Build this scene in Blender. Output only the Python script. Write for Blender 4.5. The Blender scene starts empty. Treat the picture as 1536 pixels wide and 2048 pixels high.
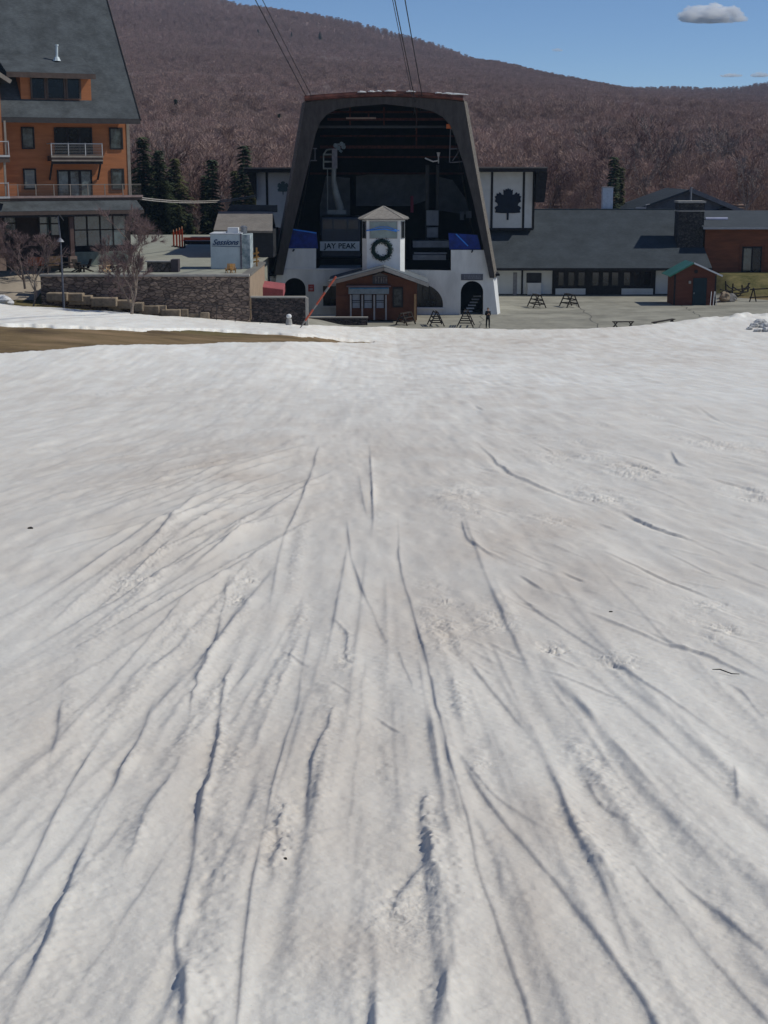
import bpy, bmesh, math, random
import numpy as np
from mathutils import Vector, Matrix
R = math.radians
S = bpy.context.scene
COL = S.collection
rnd = random.Random(7)

# ------------------------------------------------------------------ camera
CH = 14.1            # camera height above the plaza
T = R(13.0)          # pitch below the horizon
F = 3000.0           # focal length in photo pixels (1536 x 2048)
cam_d = bpy.data.cameras.new("camera")
cam = bpy.data.objects.new("camera", cam_d)
COL.objects.link(cam)
cam.location = (0, 0, CH)
cam.rotation_euler = (R(90) - T, 0, 0)
cam_d.sensor_fit = 'VERTICAL'
cam_d.sensor_height = 36.0
cam_d.sensor_width = 27.0
cam_d.lens = F / 2048 * 36.0
cam_d.clip_start = 0.1
cam_d.clip_end = 12000
S.camera = cam

# ------------------------------------------------------------------ world, sun
SUN_EL, SUN_AZ = 47.0, 0.8       # azimuth: degrees from +x towards +y
w = bpy.data.worlds.new("World"); S.world = w; w.use_nodes = True
nt = w.node_tree
bg = nt.nodes['Background']
sky = nt.nodes.new('ShaderNodeTexSky'); sky.sky_type = 'NISHITA'
sky.sun_disc = False
sky.sun_elevation = R(SUN_EL)
sky.sun_rotation = R(90 - SUN_AZ)
sky.altitude = 600; sky.air_density = 0.62; sky.dust_density = 0.0; sky.ozone_density = 6.0
nt.links.new(sky.outputs[0], bg.inputs[0])
bg.inputs[1].default_value = 0.15
sd = bpy.data.lights.new("sun", 'SUN'); sd.energy = 4.7; sd.angle = R(0.53); sd.color = (1.0, 0.965, 0.87)
sun = bpy.data.objects.new("sun", sd); COL.objects.link(sun)
ts = Vector((math.cos(R(SUN_EL)) * math.cos(R(SUN_AZ)), math.cos(R(SUN_EL)) * math.sin(R(SUN_AZ)), math.sin(R(SUN_EL))))
sun.rotation_euler = ts.to_track_quat('Z', 'Y').to_euler()
sun.location = (60, 20, 80)
S.view_settings.view_transform = 'Standard'; S.view_settings.look = 'None'
S.view_settings.gamma = 1; S.view_settings.exposure = -0.64
S.cycles.volume_bounces = 24
S.cycles.max_bounces = 24
S.cycles.diffuse_bounces = 4

# ------------------------------------------------------------------ projection helpers
cT, sT = math.cos(T), math.sin(T)
def ray(u, v):
    a = (1024 - v) / F
    return Vector(((u - 768) / F, cT + a * sT, a * cT - sT))
def pt(u, v, y):
    r = ray(u, v); k = y / r.y
    return Vector((r.x * k, y, CH + r.z * k))
def smooth(t):
    t = np.clip(t, 0, 1); return t * t * (3 - 2 * t)

# ridge line of the mountain, measured as height against distance
RU = [-900, 0, 300, 480, 600, 700, 850, 1000, 1100, 1200, 1300, 1400, 1536, 2400]
RV = [-330, -110, -50, 4, 18, 36, 74, 116, 140, 155, 158, 163, 160, 190]
YR = 1900.0
_rx, _rz = [], []
for u_, v_ in zip(RU, RV):
    p_ = pt(u_, v_ + 6, YR); _rx.append(p_.x); _rz.append(p_.z - 7)
_rx = np.array(_rx); _rz = np.array(_rz)

def h2(ix, iy, seed):
    n = (ix.astype(np.int64) * 374761393 + iy.astype(np.int64) * 668265263 + seed * 974711) & 0x7fffffff
    n = ((n ^ (n >> 13)) * 1274126177) & 0x7fffffff
    n = (n ^ (n >> 16)) & 0xffffff
    return n / float(0xffffff)
def vnoise(x, y, seed=0):
    xi = np.floor(x); yi = np.floor(y); fx = x - xi; fy = y - yi
    fx = fx * fx * fx * (fx * (fx * 6 - 15) + 10); fy = fy * fy * fy * (fy * (fy * 6 - 15) + 10)
    a = h2(xi, yi, seed); b = h2(xi + 1, yi, seed); c = h2(xi, yi + 1, seed); d = h2(xi + 1, yi + 1, seed)
    return (a * (1 - fx) + b * fx) * (1 - fy) + (c * (1 - fx) + d * fx) * fy - 0.5

def base(x, y):
    """height of the bare terrain"""
    x = np.asarray(x, float); y = np.asarray(y, float)
    yc = np.minimum(y, 125)
    z = np.where(yc < 0, 12.5 - 0.15 * yc, 12.5 - 0.15 * yc + 0.0004 * yc * yc)
    z = z + np.interp(x, [-60, -29, -16.5, -10.4, -6, -3, 1], [3.7, 3.3, 2.2, 1.55, 1.3, .5, 0]) * smooth((y - 50) / 45) * (1 - smooth((y - 129) / 7) * smooth((x + 26) / 4))
    z = z + 2.2 * smooth((y - 117) / 11) * smooth((-x - 25.5) / 2.5)
    z = z + 2.4 * smooth((y - 158) / 9) * smooth((x - 34.5) / 3)
    s = np.clip((y - 215) / (YR - 215), 0, None)
    zr = np.interp(x, _rx, _rz)
    hill = 5 + (zr - 5) * (np.minimum(s, 1) * (0.62 + 0.38 * np.minimum(s, 1))) - np.clip(s - 1, 0, None) * 260
    hill = hill + np.minimum(s, 1) * 14 * vnoise(x / 170, y / 260, 5) + np.minimum(s, 1) * 6 * vnoise(x / 60, y / 90, 6)
    k = smooth((y - 190) / 60)
    return z * (1 - k) + hill * k

def proj(x, y, z):
    zz = z - CH
    d = y * cT - zz * sT
    up = zz * cT + y * sT
    d = np.where(d > 0.01, d, 0.01)
    return 768 + F * x / d, 1024 - F * up / d
def ground(u, v):
    """where the line of sight through photo position u, v meets the terrain"""
    r = ray(u, v); prev = 0.5; y = 0.5
    while y < 2500:
        k = y / r.y
        if CH + r.z * k < float(base(r.x * k, y)): break
        prev = y; y *= 1.04
    lo, hi = prev, y
    for _ in range(26):
        m = (lo + hi) / 2; k = m / r.y
        if CH + r.z * k < float(base(r.x * k, m)): hi = m
        else: lo = m
    k = lo / r.y
    return r.x * k, lo

# ------------------------------------------------------------------ object helpers
def tag(o, label=None, cat=None, group=None, kind=None):
    if label: o['label'] = label
    if cat: o['category'] = cat
    if group: o['group'] = group
    if kind: o['kind'] = kind
    return o
def empty(name, loc=(0, 0, 0), rz=0.0, label=None, cat=None, group=None):
    o = bpy.data.objects.new(name, None); COL.objects.link(o)
    o.location = loc; o.rotation_euler = (0, 0, rz); o.empty_display_size = 0.3
    return tag(o, label, cat, group)
def link(name, me, m=None, parent=None):
    if m is not None:
        me.materials.clear()
        for k in (m if isinstance(m, (list, tuple)) else [m]): me.materials.append(k)
    o = bpy.data.objects.new(name, me); COL.objects.link(o)
    if parent: o.parent = parent
    return o
def copy_tree(o, parent=None):
    c = o.copy(); COL.objects.link(c)
    if parent: c.parent = parent
    for ch in list(o.children): copy_tree(ch, c)
    return c

class MB:
    def __init__(s): s.v = []; s.f = []; s.mi = []; s.m = 0
    def add(s, vs, fs):
        n = len(s.v); s.v += [tuple(p) for p in vs]
        for f in fs: s.f.append([n + i for i in f]); s.mi.append(s.m)
    def box(s, x0, x1, y0, y1, z0, z1):
        if x0 > x1: x0, x1 = x1, x0
        if z0 > z1: z0, z1 = z1, z0
        if y0 > y1: y0, y1 = y1, y0
        s.add([(x0, y0, z0), (x1, y0, z0), (x1, y1, z0), (x0, y1, z0), (x0, y0, z1), (x1, y0, z1), (x1, y1, z1), (x0, y1, z1)],
              [(0, 3, 2, 1), (4, 5, 6, 7), (0, 1, 5, 4), (1, 2, 6, 5), (2, 3, 7, 6), (3, 0, 4, 7)])
    def beam(s, a, b, w_, h_):
        a = Vector(a); b = Vector(b); d = (b - a).normalized()
        up = Vector((0, 0, 1)) if abs(d.z) < 0.95 else Vector((0, 1, 0))
        sx = d.cross(up).normalized() * w_ / 2; sz = sx.normalized().cross(d).normalized() * h_ / 2
        vs = []
        for p in (a, b): vs += [p - sx - sz, p + sx - sz, p + sx + sz, p - sx + sz]
        s.add(vs, [(0, 1, 2, 3), (7, 6, 5, 4), (0, 4, 5, 1), (1, 5, 6, 2), (2, 6, 7, 3), (3, 7, 4, 0)])
    def tube(s, pts, rad, n=8, cap=True):
        pts = [Vector(p) for p in pts]
        if not isinstance(rad, (list, tuple)): rad = [rad] * len(pts)
        base_ = len(s.v); fs = []
        for i, p in enumerate(pts):
            d = (pts[min(i + 1, len(pts) - 1)] - pts[max(i - 1, 0)]).normalized()
            up = Vector((0, 0, 1)) if abs(d.z) < 0.9 else Vector((1, 0, 0))
            a = d.cross(up).normalized(); b = d.cross(a).normalized()
            for k in range(n):
                t = 2 * math.pi * k / n
                s.v.append(tuple(p + (a * math.cos(t) + b * math.sin(t)) * rad[i]))
        for i in range(len(pts) - 1):
            for k in range(n):
                s.f.append([base_ + i * n + k, base_ + i * n + (k + 1) % n, base_ + (i + 1) * n + (k + 1) % n, base_ + (i + 1) * n + k]); s.mi.append(s.m)
        if cap:
            s.f.append([base_ + k for k in range(n)][::-1]); s.mi.append(s.m)
            s.f.append([base_ + (len(pts) - 1) * n + k for k in range(n)]); s.mi.append(s.m)
    def prism(s, poly, y0, y1, off=(0, 0)):
        """poly = list of (x, z); extruded from y0 to y1"""
        n = len(poly)
        vs = [(x, y0, z) for x, z in poly] + [(x + off[0], y1, z + off[1]) for x, z in poly]
        s.add(vs, [list(range(n)), list(range(2 * n - 1, n - 1, -1))] + [(i, n + i, n + (i + 1) % n, (i + 1) % n) for i in range(n)])
    def quad(s, a, b, c, d, th):
        """a slab: the quad a b c d thickened downwards along its normal"""
        a, b, c, d = map(Vector, (a, b, c, d)); n = (b - a).cross(d - a).normalized() * th
        vs = [a, b, c, d, a - n, b - n, c - n, d - n]
        s.add(vs, [(0, 1, 2, 3), (7, 6, 5, 4), (0, 4, 5, 1), (1, 5, 6, 2), (2, 6, 7, 3), (3, 7, 4, 0)])
    def build(s, name, m, parent=None, bevel=0.0, smooth_=False):
        me = bpy.data.meshes.new(name); me.from_pydata(s.v, [], s.f)
        o = link(name, me, m, parent)
        if max(s.mi, default=0) > 0: me.polygons.foreach_set('material_index', s.mi)
        bm = bmesh.new(); bm.from_mesh(me); bmesh.ops.recalc_face_normals(bm, faces=bm.faces); bm.to_mesh(me); bm.free()
        if smooth_: me.polygons.foreach_set('use_smooth', [True] * len(me.polygons))
        if bevel:
            b = o.modifiers.new('bevel', 'BEVEL'); b.width = bevel; b.segments = 2; b.limit_method = 'ANGLE'
        return o

def plate_mesh(outer, holes, thick):
    """flat panel in x-z with holes, front face at y = 0, thick backwards"""
    cu = bpy.data.curves.new('tmp', 'CURVE'); cu.dimensions = '2D'; cu.fill_mode = 'BOTH'; cu.extrude = thick / 2
    for poly in [outer] + list(holes):
        sp = cu.splines.new('POLY'); sp.points.add(len(poly) - 1); sp.use_cyclic_u = True
        for i, (x, z) in enumerate(poly): sp.points[i].co = (x, z, 0, 1)
    o = bpy.data.objects.new('tmp', cu); COL.objects.link(o)
    dg = bpy.context.evaluated_depsgraph_get()
    me = bpy.data.meshes.new_from_object(o.evaluated_get(dg))
    bpy.data.objects.remove(o)
    me.transform(Matrix.Translation((0, thick / 2, 0)) @ Matrix.Rotation(R(90), 4, 'X'))
    return me
def text_mesh(body, size, thick=0.015, shear=0.0, space=1.0):
    cu = bpy.data.curves.new('tmp', 'FONT'); cu.body = body; cu.size = size; cu.extrude = thick / 2
    cu.align_x = 'CENTER'; cu.align_y = 'CENTER'; cu.shear = shear; cu.space_character = space; cu.offset = size * 0.02
    o = bpy.data.objects.new('tmp', cu); COL.objects.link(o)
    dg = bpy.context.evaluated_depsgraph_get()
    me = bpy.data.meshes.new_from_object(o.evaluated_get(dg))
    bpy.data.objects.remove(o)
    me.transform(Matrix.Rotation(R(90), 4, 'X'))
    return me

class Frame:
    """a facade: origin on the ground, x along it, y going in, z up"""
    def __init__(s, P, ang=0.0):
        s.P = Vector(P); s.a = ang
        s.ex = Vector((math.cos(ang), math.sin(ang), 0)); s.ey = Vector((-math.sin(ang), math.cos(ang), 0))
    def loc(s, u, v, d=0.0):
        r = ray(u, v); O = s.P + s.ey * d; C = Vector((0, 0, CH))
        k = (O - C).dot(s.ey) / r.dot(s.ey)
        q = C + r * k - s.P
        return q.dot(s.ex), q.z
    def rect(s, u0, v0, u1, v1, d=0.0):
        um, vm = (u0 + u1) / 2, (v0 + v1) / 2
        return s.loc(u0, vm, d)[0], s.loc(u1, vm, d)[0], s.loc(um, v1, d)[1], s.loc(um, v0, d)[1]
    def box(s, mb, u0, v0, u1, v1, d0, d1):
        x0, x1, z0, z1 = s.rect(u0, v0, u1, v1, d0)
        mb.box(x0, x1, d0, d1, z0, z1)
    def poly(s, pts, d=0.0): return [s.loc(u, v, d) for u, v in pts]
    def p3(s, u, v, d=0.0):
        x, z = s.loc(u, v, d); return (x, d, z)

# ------------------------------------------------------------------ materials
MATS = {}
def mat(name, c, rough=0.8, var=0.15, scale=3.0, bump=0.0, bscale=20.0, metal=0.0, c2=None, kind='noise', spec=0.3, stretch=(1, 1, 1), trans=0.0):
    if name in MATS: return MATS[name]
    m = bpy.data.materials.new(name); m.use_nodes = True; n = m.node_tree; L = n.links
    b = n.nodes['Principled BSDF']; b.inputs['Roughness'].default_value = rough; b.inputs['Metallic'].default_value = metal
    b.inputs['Specular IOR Level'].default_value = spec
    if trans: b.inputs['Transmission Weight'].default_value = trans
    tc = n.nodes.new('ShaderNodeTexCoord'); mp = n.nodes.new('ShaderNodeMapping'); L.new(tc.outputs['Object'], mp.inputs[0])
    mp.inputs['Scale'].default_value = stretch
    c2 = c2 or tuple(max(0, k * (1 - 2 * var)) for k in c)
    mix = n.nodes.new('ShaderNodeMix'); mix.data_type = 'RGBA'
    mix.inputs[6].default_value = (*c, 1); mix.inputs[7].default_value = (*c2, 1)
    noi = n.nodes.new('ShaderNodeTexNoise'); noi.inputs['Scale'].default_value = scale; noi.inputs['Detail'].default_value = 6
    noi.inputs['Roughness'].default_value = 0.65
    L.new(mp.outputs[0], noi.inputs['Vector'])
    rmp = n.nodes.new('ShaderNodeValToRGB'); rmp.color_ramp.elements[0].position = 0.35; rmp.color_ramp.elements[1].position = 0.65
    L.new(noi.outputs['Fac'], rmp.inputs[0]); L.new(rmp.outputs[0], mix.inputs[0])
    col = mix.outputs[2]
    hsrc = None
    if kind in ('siding', 'vsiding', 'shingle', 'stone', 'masonry'):
        if kind in ('siding', 'vsiding'):
            wv = n.nodes.new('ShaderNodeTexWave'); wv.wave_type = 'BANDS'; wv.wave_profile = 'SAW'
            wv.bands_direction = 'Z' if kind == 'siding' else 'X'
            wv.inputs['Scale'].default_value = bscale; wv.inputs['Distortion'].default_value = 0.05
            L.new(tc.outputs['Object'], wv.inputs['Vector']); hsrc = wv.outputs['Fac']
            m2 = n.nodes.new('ShaderNodeMix'); m2.data_type = 'RGBA'; m2.blend_type = 'MULTIPLY'
            cr = n.nodes.new('ShaderNodeValToRGB'); cr.color_ramp.elements[0].color = (0.45, 0.45, 0.45, 1); cr.color_ramp.elements[1].position = 0.16
            L.new(wv.outputs['Fac'], cr.inputs[0]); m2.inputs[0].default_value = 0.8
            L.new(col, m2.inputs[6]); L.new(cr.outputs[0], m2.inputs[7]); col = m2.outputs[2]
        elif kind == 'shingle':
            br = n.nodes.new('ShaderNodeTexBrick'); br.inputs['Scale'].default_value = bscale
            br.inputs['Color1'].default_value = (1, 1, 1, 1); br.inputs['Color2'].default_value = (0.78, 0.78, 0.8, 1); br.inputs['Mortar'].default_value = (0.6, 0.6, 0.6, 1)
            br.inputs['Mortar Size'].default_value = 0.012; br.inputs['Brick Width'].default_value = 0.5; br.inputs['Row Height'].default_value = 0.2
            cx = n.nodes.new('ShaderNodeSeparateXYZ'); cb = n.nodes.new('ShaderNodeCombineXYZ'); ad = n.nodes.new('ShaderNodeMath')
            L.new(tc.outputs['Object'], cx.inputs[0]); L.new(cx.outputs[0], cb.inputs[0]); L.new(cx.outputs[1], ad.inputs[0]); L.new(cx.outputs[2], ad.inputs[1]); L.new(ad.outputs[0], cb.inputs[1])
            L.new(cb.outputs[0], br.inputs['Vector'])
            m2 = n.nodes.new('ShaderNodeMix'); m2.data_type = 'RGBA'; m2.blend_type = 'MULTIPLY'; m2.inputs[0].default_value = 1
            L.new(col, m2.inputs[6]); L.new(br.outputs['Color'], m2.inputs[7]); col = m2.outputs[2]; hsrc = br.outputs['Color']
        else:
            vo = n.nodes.new('ShaderNodeTexVoronoi'); vo.inputs['Scale'].default_value = bscale; vo.feature = 'F1'
            L.new(mp.outputs[0], vo.inputs['Vector'])
            ve = n.nodes.new('ShaderNodeTexVoronoi'); ve.inputs['Scale'].default_value = bscale; ve.feature = 'DISTANCE_TO_EDGE'
            L.new(mp.outputs[0], ve.inputs['Vector'])
            sp = n.nodes.new('ShaderNodeSeparateColor'); L.new(vo.outputs['Color'], sp.inputs[0])
            m3 = n.nodes.new('ShaderNodeMix'); m3.data_type = 'RGBA'; L.new(sp.outputs[0], m3.inputs[0])
            L.new(col, m3.inputs[6]); m3.inputs[7].default_value = (*c2, 1)
            m2 = n.nodes.new('ShaderNodeMix'); m2.data_type = 'RGBA'; m2.blend_type = 'MULTIPLY'; m2.inputs[0].default_value = 0.85
            cr = n.nodes.new('ShaderNodeValToRGB'); cr.color_ramp.elements[0].color = (0.15, 0.14, 0.14, 1); cr.color_ramp.elements[1].position = 0.12
            L.new(ve.outputs['Distance'], cr.inputs[0]); L.new(m3.outputs[2], m2.inputs[6]); L.new(cr.outputs[0], m2.inputs[7]); col = m2.outputs[2]; hsrc = cr.outputs[0]
    L.new(col, b.inputs['Base Color'])
    if bump:
        bp = n.nodes.new('ShaderNodeBump'); bp.inputs['Strength'].default_value = 0.8; bp.inputs['Distance'].default_value = bump
        if hsrc is None:
            n2 = n.nodes.new('ShaderNodeTexNoise'); n2.inputs['Scale'].default_value = bscale; n2.inputs['Detail'].default_value = 5
            L.new(mp.outputs[0], n2.inputs['Vector']); hsrc = n2.outputs['Fac']
        L.new(hsrc, bp.inputs['Height']); L.new(bp.outputs[0], b.inputs['Normal'])
    MATS[name] = m; return m

WHITE = mat('stucco', (0.78, 0.79, 0.76), 0.9, 0.14, 0.5, 0.012, 10, stretch=(1, 1, .35))
WHITE2 = mat('white_panel', (0.7, 0.72, 0.7), 0.8, 0.06, 0.8)
WPAINT = mat('white_paint', (0.72, 0.73, 0.72), 0.6, 0.05, 2)
TIMBER = mat('dark_timber', (0.03, 0.026, 0.028), 0.8, 0.3, 4, 0.01, 10)
PORTAL = mat('weathered_portal_wood', (0.07, 0.062, 0.057), 0.85, 0.22, 2.2, 0.02, 6, stretch=(1, 1, 0.3))
SHAKE = mat('wall_shakes', (0.27, 0.24, 0.2), 0.95, 0.35, 6, 0.05, 1.6, kind='shingle')
LINING = mat('shade_lining', (0.012, 0.012, 0.016), 0.9, 0.3, 1.2)  # near-black, so the shade of the interior sits in the colour
REDST = mat('rusty_red_steel', (0.10, 0.028, 0.02), 0.8, 0.35, 3)
RROOF = mat('red_roof_edge', (0.16, 0.055, 0.04), 0.7, 0.35, 1.5)
ASPH = mat('grey_shingle', (0.06, 0.074, 0.086), 0.9, 0.16, 0.5, 0.012, 2.0, kind='shingle')
ASPH2 = mat('hotel_shingle', (0.098, 0.112, 0.12), 0.9, 0.22, 0.8, 0.012, 2.2, kind='shingle')
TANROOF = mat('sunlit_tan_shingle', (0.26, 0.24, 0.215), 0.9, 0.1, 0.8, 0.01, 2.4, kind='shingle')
GLASS = mat('dark_glass', (0.010, 0.014, 0.018), 0.12, 0.3, 0.8, spec=0.3)
GLASS2 = mat('sky_glass', (0.10, 0.135, 0.14), 0.08, 0.45, 0.9, spec=1.0)
SIDING = mat('cedar_siding', (0.40, 0.15, 0.06), 0.75, 0.12, 1.6, 0.0, 3.0, kind='siding', stretch=(0.3, 1, 2))
SIDING2 = mat('red_cedar_siding', (0.2, 0.07, 0.035), 0.8, 0.15, 1.6, 0.012, 2.6, kind='siding', stretch=(0.3, 1, 2))
TRIM = mat('brown_trim', (0.09, 0.065, 0.055), 0.8, 0.15, 2)
TRIML = mat('tan_trim', (0.27, 0.235, 0.2), 0.8, 0.12, 2)
METAL = mat('grey_metal', (0.3, 0.31, 0.32), 0.4, 0.1, 2, metal=0.6)
LMETAL = mat('pale_rail', (0.42, 0.42, 0.42), 0.5, 0.08, 2)
DMETAL = mat('dark_metal', (0.03, 0.032, 0.036), 0.5, 0.2, 2)
STONE = mat('field_stone', (0.46, 0.345, 0.265), 0.9, 0.3, 3, 0.05, 1.9, c2=(0.13, 0.1, 0.085), kind='stone', stretch=(1, 1, 2.2))
STONE2 = mat('dark_chimney_stone', (0.13, 0.115, 0.1), 0.9, 0.3, 3, 0.05, 2.6, c2=(0.035, 0.033, 0.035), kind='stone', stretch=(1, 1, 1.5))
CAPST = mat('cap_stone', (0.42, 0.4, 0.36), 0.9, 0.12, 2, 0.01, 10)
SAND = mat('sandstone_block', (0.34, 0.27, 0.195), 0.95, 0.22, 2.5, 0.03, 7)
BLUE = mat('blue_mat', (0.005, 0.03, 0.24), 0.6, 0.25, 2)
BLUE2 = mat('bright_blue_edge', (0.03, 0.22, 0.75), 0.5, 0.1, 2)
RED = mat('sign_red', (0.42, 0.045, 0.035), 0.6, 0.1, 4)
MAROON = mat('maroon_canvas', (0.36, 0.10, 0.11), 0.8, 0.12, 2)
ORANGE = mat('barrier_orange', (0.75, 0.1, 0.03), 0.6, 0.12, 4)
LEAFB = mat('emblem_navy', (0.006, 0.014, 0.035), 0.7, 0.2, 2)
LEAFG = mat('emblem_faded_green', (0.11, 0.17, 0.18), 0.8, 0.2, 5)
GREENM = mat('green_metal_roof', (0.05, 0.22, 0.15), 0.35, 0.12, 1, 0.02, 2.0, kind='vsiding')
TEAL = mat('teal_door_paint', (0.008, 0.028, 0.038), 0.6, 0.2, 1)
WOODD = mat('weathered_dark_wood', (0.045, 0.035, 0.028), 0.9, 0.3, 5)
WOODL = mat('pale_wood', (0.45, 0.27, 0.13), 0.8, 0.15, 4)
BARK = mat('bark', (0.16, 0.13, 0.115), 0.95, 0.25, 6, 0.01, 20)
BARKP = mat('pale_bark', (0.36, 0.33, 0.3), 0.95, 0.3, 4, 0.01, 20)
TWIG = mat('twigs', (0.16, 0.11, 0.105), 0.95, 0.2, 0.4)
NEEDLE = mat('needles', (0.035, 0.055, 0.032), 0.9, 0.4, 0.7, c2=(0.07, 0.085, 0.035))
BLACKC = mat('black_cloth', (0.008, 0.009, 0.011), 0.9, 0.2, 8)
SKIN = mat('skin', (0.42, 0.25, 0.18), 0.6, 0.05, 8)
HAIR = mat('dark_hair', (0.012, 0.01, 0.009), 0.7, 0.2, 20)
CONCR = mat('patio_paving', (0.34, 0.345, 0.285), 0.95, 0.1, 0.7, 0.004, 6)
PLAZA = mat('plaza_paving', (0.36, 0.345, 0.285), 0.95, 0.2, 0.28, 0.01, 4)
PATHM = mat('sandy_path', (0.4, 0.34, 0.27), 0.95, 0.1, 1.0, 0.01, 9)
WREATH = mat('wreath_green', (0.008, 0.035, 0.028), 0.9, 0.4, 12, 0.03, 25)

# ------------------------------------------------------------------ ground
def ground_material():
    m = bpy.data.materials.new('turf_and_leaf_litter'); m.use_nodes = True; n = m.node_tree; L = n.links
    b = n.nodes['Principled BSDF']; b.inputs['Roughness'].default_value = 0.97; b.inputs['Specular IOR Level'].default_value = 0.1
    ge = n.nodes.new('ShaderNodeNewGeometry')
    def noise(sc, det=6, st=None):
        t = n.nodes.new('ShaderNodeTexNoise'); t.inputs['Scale'].default_value = sc; t.inputs['Detail'].default_value = det; t.inputs['Roughness'].default_value = 0.7
        if st:
            mp = n.nodes.new('ShaderNodeMapping'); mp.inputs['Scale'].default_value = st; L.new(ge.outputs['Position'], mp.inputs[0]); L.new(mp.outputs[0], t.inputs['Vector'])
        else: L.new(ge.outputs['Position'], t.inputs['Vector'])
        return t
    t1 = noise(0.35, 8, (0.5, 1, 1)); r1 = n.nodes.new('ShaderNodeValToRGB'); e = r1.color_ramp.elements
    e[0].position = 0.3; e[0].color = (0.07, 0.048, 0.032, 1); e[1].position = 0.72; e[1].color = (0.33, 0.225, 0.135, 1)
    q = e.new(0.5); q.color = (0.21, 0.15, 0.08, 1)
    L.new(t1.outputs[0], r1.inputs[0])
    # living grass on the sunny bank by the orange building, and by the stairs
    at = n.nodes.new('ShaderNodeAttribute'); at.attribute_name = 'green'
    m1 = n.nodes.new('ShaderNodeMix'); m1.data_type = 'RGBA'; L.new(at.outputs['Fac'], m1.inputs[0])
    t2 = noise(0.8); r2 = n.nodes.new('ShaderNodeValToRGB'); r2.color_ramp.elements[0].color = (0.075, 0.075, 0.028, 1); r2.color_ramp.elements[1].color = (0.19, 0.16, 0.07, 1)
    r2.color_ramp.elements[0].position = 0.35; r2.color_ramp.elements[1].position = 0.65
    L.new(t2.outputs[0], r2.inputs[0]); L.new(r1.outputs[0], m1.inputs[6]); L.new(r2.outputs[0], m1.inputs[7])
    # leaf litter on the hill
    af = n.nodes.new('ShaderNodeAttribute'); af.attribute_name = 'forest'
    m2 = n.nodes.new('ShaderNodeMix'); m2.data_type = 'RGBA'; L.new(af.outputs['Fac'], m2.inputs[0])
    t3 = noise(0.05, 10); r3 = n.nodes.new('ShaderNodeValToRGB'); r3.color_ramp.elements[0].color = (0.2, 0.145, 0.13, 1); r3.color_ramp.elements[1].color = (0.3, 0.22, 0.195, 1)
    L.new(t3.outputs[0], r3.inputs[0]); L.new(m1.outputs[2], m2.inputs[6]); L.new(r3.outputs[0], m2.inputs[7])
    L.new(m2.outputs[2], b.inputs['Base Color'])
    bp = n.nodes.new('ShaderNodeBump'); bp.inputs['Distance'].default_value = 0.08; t4 = noise(6, 6); L.new(t4.outputs[0], bp.inputs['Height']); L.new(bp.outputs[0], b.inputs['Normal'])
    return m

def grid_object(name, X, Y, Z, m, attrs=None, smooth_=True):
    nr, nc = X.shape
    me = bpy.data.meshes.new(name)
    me.vertices.add(nr * nc)
    co = np.empty((nr * nc, 3), np.float32); co[:, 0] = X.ravel(); co[:, 1] = Y.ravel(); co[:, 2] = Z.ravel()
    me.vertices.foreach_set('co', co.ravel())
    i = np.arange((nr - 1) * (nc - 1)); r = i // (nc - 1); c = i % (nc - 1)
    a = r * nc + c
    q = np.stack([a, a + 1, a + nc + 1, a + nc], 1).astype(np.int32)
    me.loops.add(q.size); me.loops.foreach_set('vertex_index', q.ravel())
    me.polygons.add(len(q)); me.polygons.foreach_set('loop_start', np.arange(0, q.size, 4, dtype=np.int32))
    me.polygons.foreach_set('loop_total', np.full(len(q), 4, np.int32))
    if smooth_: me.polygons.foreach_set('use_smooth', np.ones(len(q), bool))
    me.update(calc_edges=True)
    for k, val in (attrs or {}).items():
        at = me.attributes.new(k, 'FLOAT', 'POINT'); at.data.foreach_set('value', val.astype(np.float32).ravel())
    return link(name, me, m)

def axis(segs):
    out = []
    for a, b, st in segs: out.append(np.arange(a, b, st))
    return np.concatenate(out + [[segs[-1][1]]])
gy = axis([(-150, 30, 5), (30, 60, 1.5), (60, 175, 0.8), (175, 260, 3), (260, 700, 9), (700, 2400, 20), (2400, 3600, 120)])
gxp = axis([(0, 46, 0.8), (46, 120, 4), (120, 760, 16), (760, 2400, 110)])
gx = np.concatenate([-gxp[:0:-1], gxp])
GX, GY = np.meshgrid(gx, gy)
GZ = base(GX, GY)
GZ = GZ - 0.35 * smooth((58 - GY) / 12)
GZ = GZ + 0.10 * vnoise(GX * 0.7, GY * 0.7, 3) * ((GY > 60) & (GY < 126)) * (GX < 4)
gu, gv = proj(GX, GY, GZ)
green = smooth((GX - 33) / 2) * smooth((GY - 159) / 3) * smooth((178 - GY) / 3)
green = np.maximum(green, 0.75 * smooth((GY - 96) / 6) * smooth((-GX - 8) / 4) * smooth((130 - GY) / 3))
forest_m = smooth((GY - 186) / 20)
grid_object('ground', GX, GY, GZ, ground_material(), {'green': green, 'forest': forest_m}).__setitem__('kind', 'structure')

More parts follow.
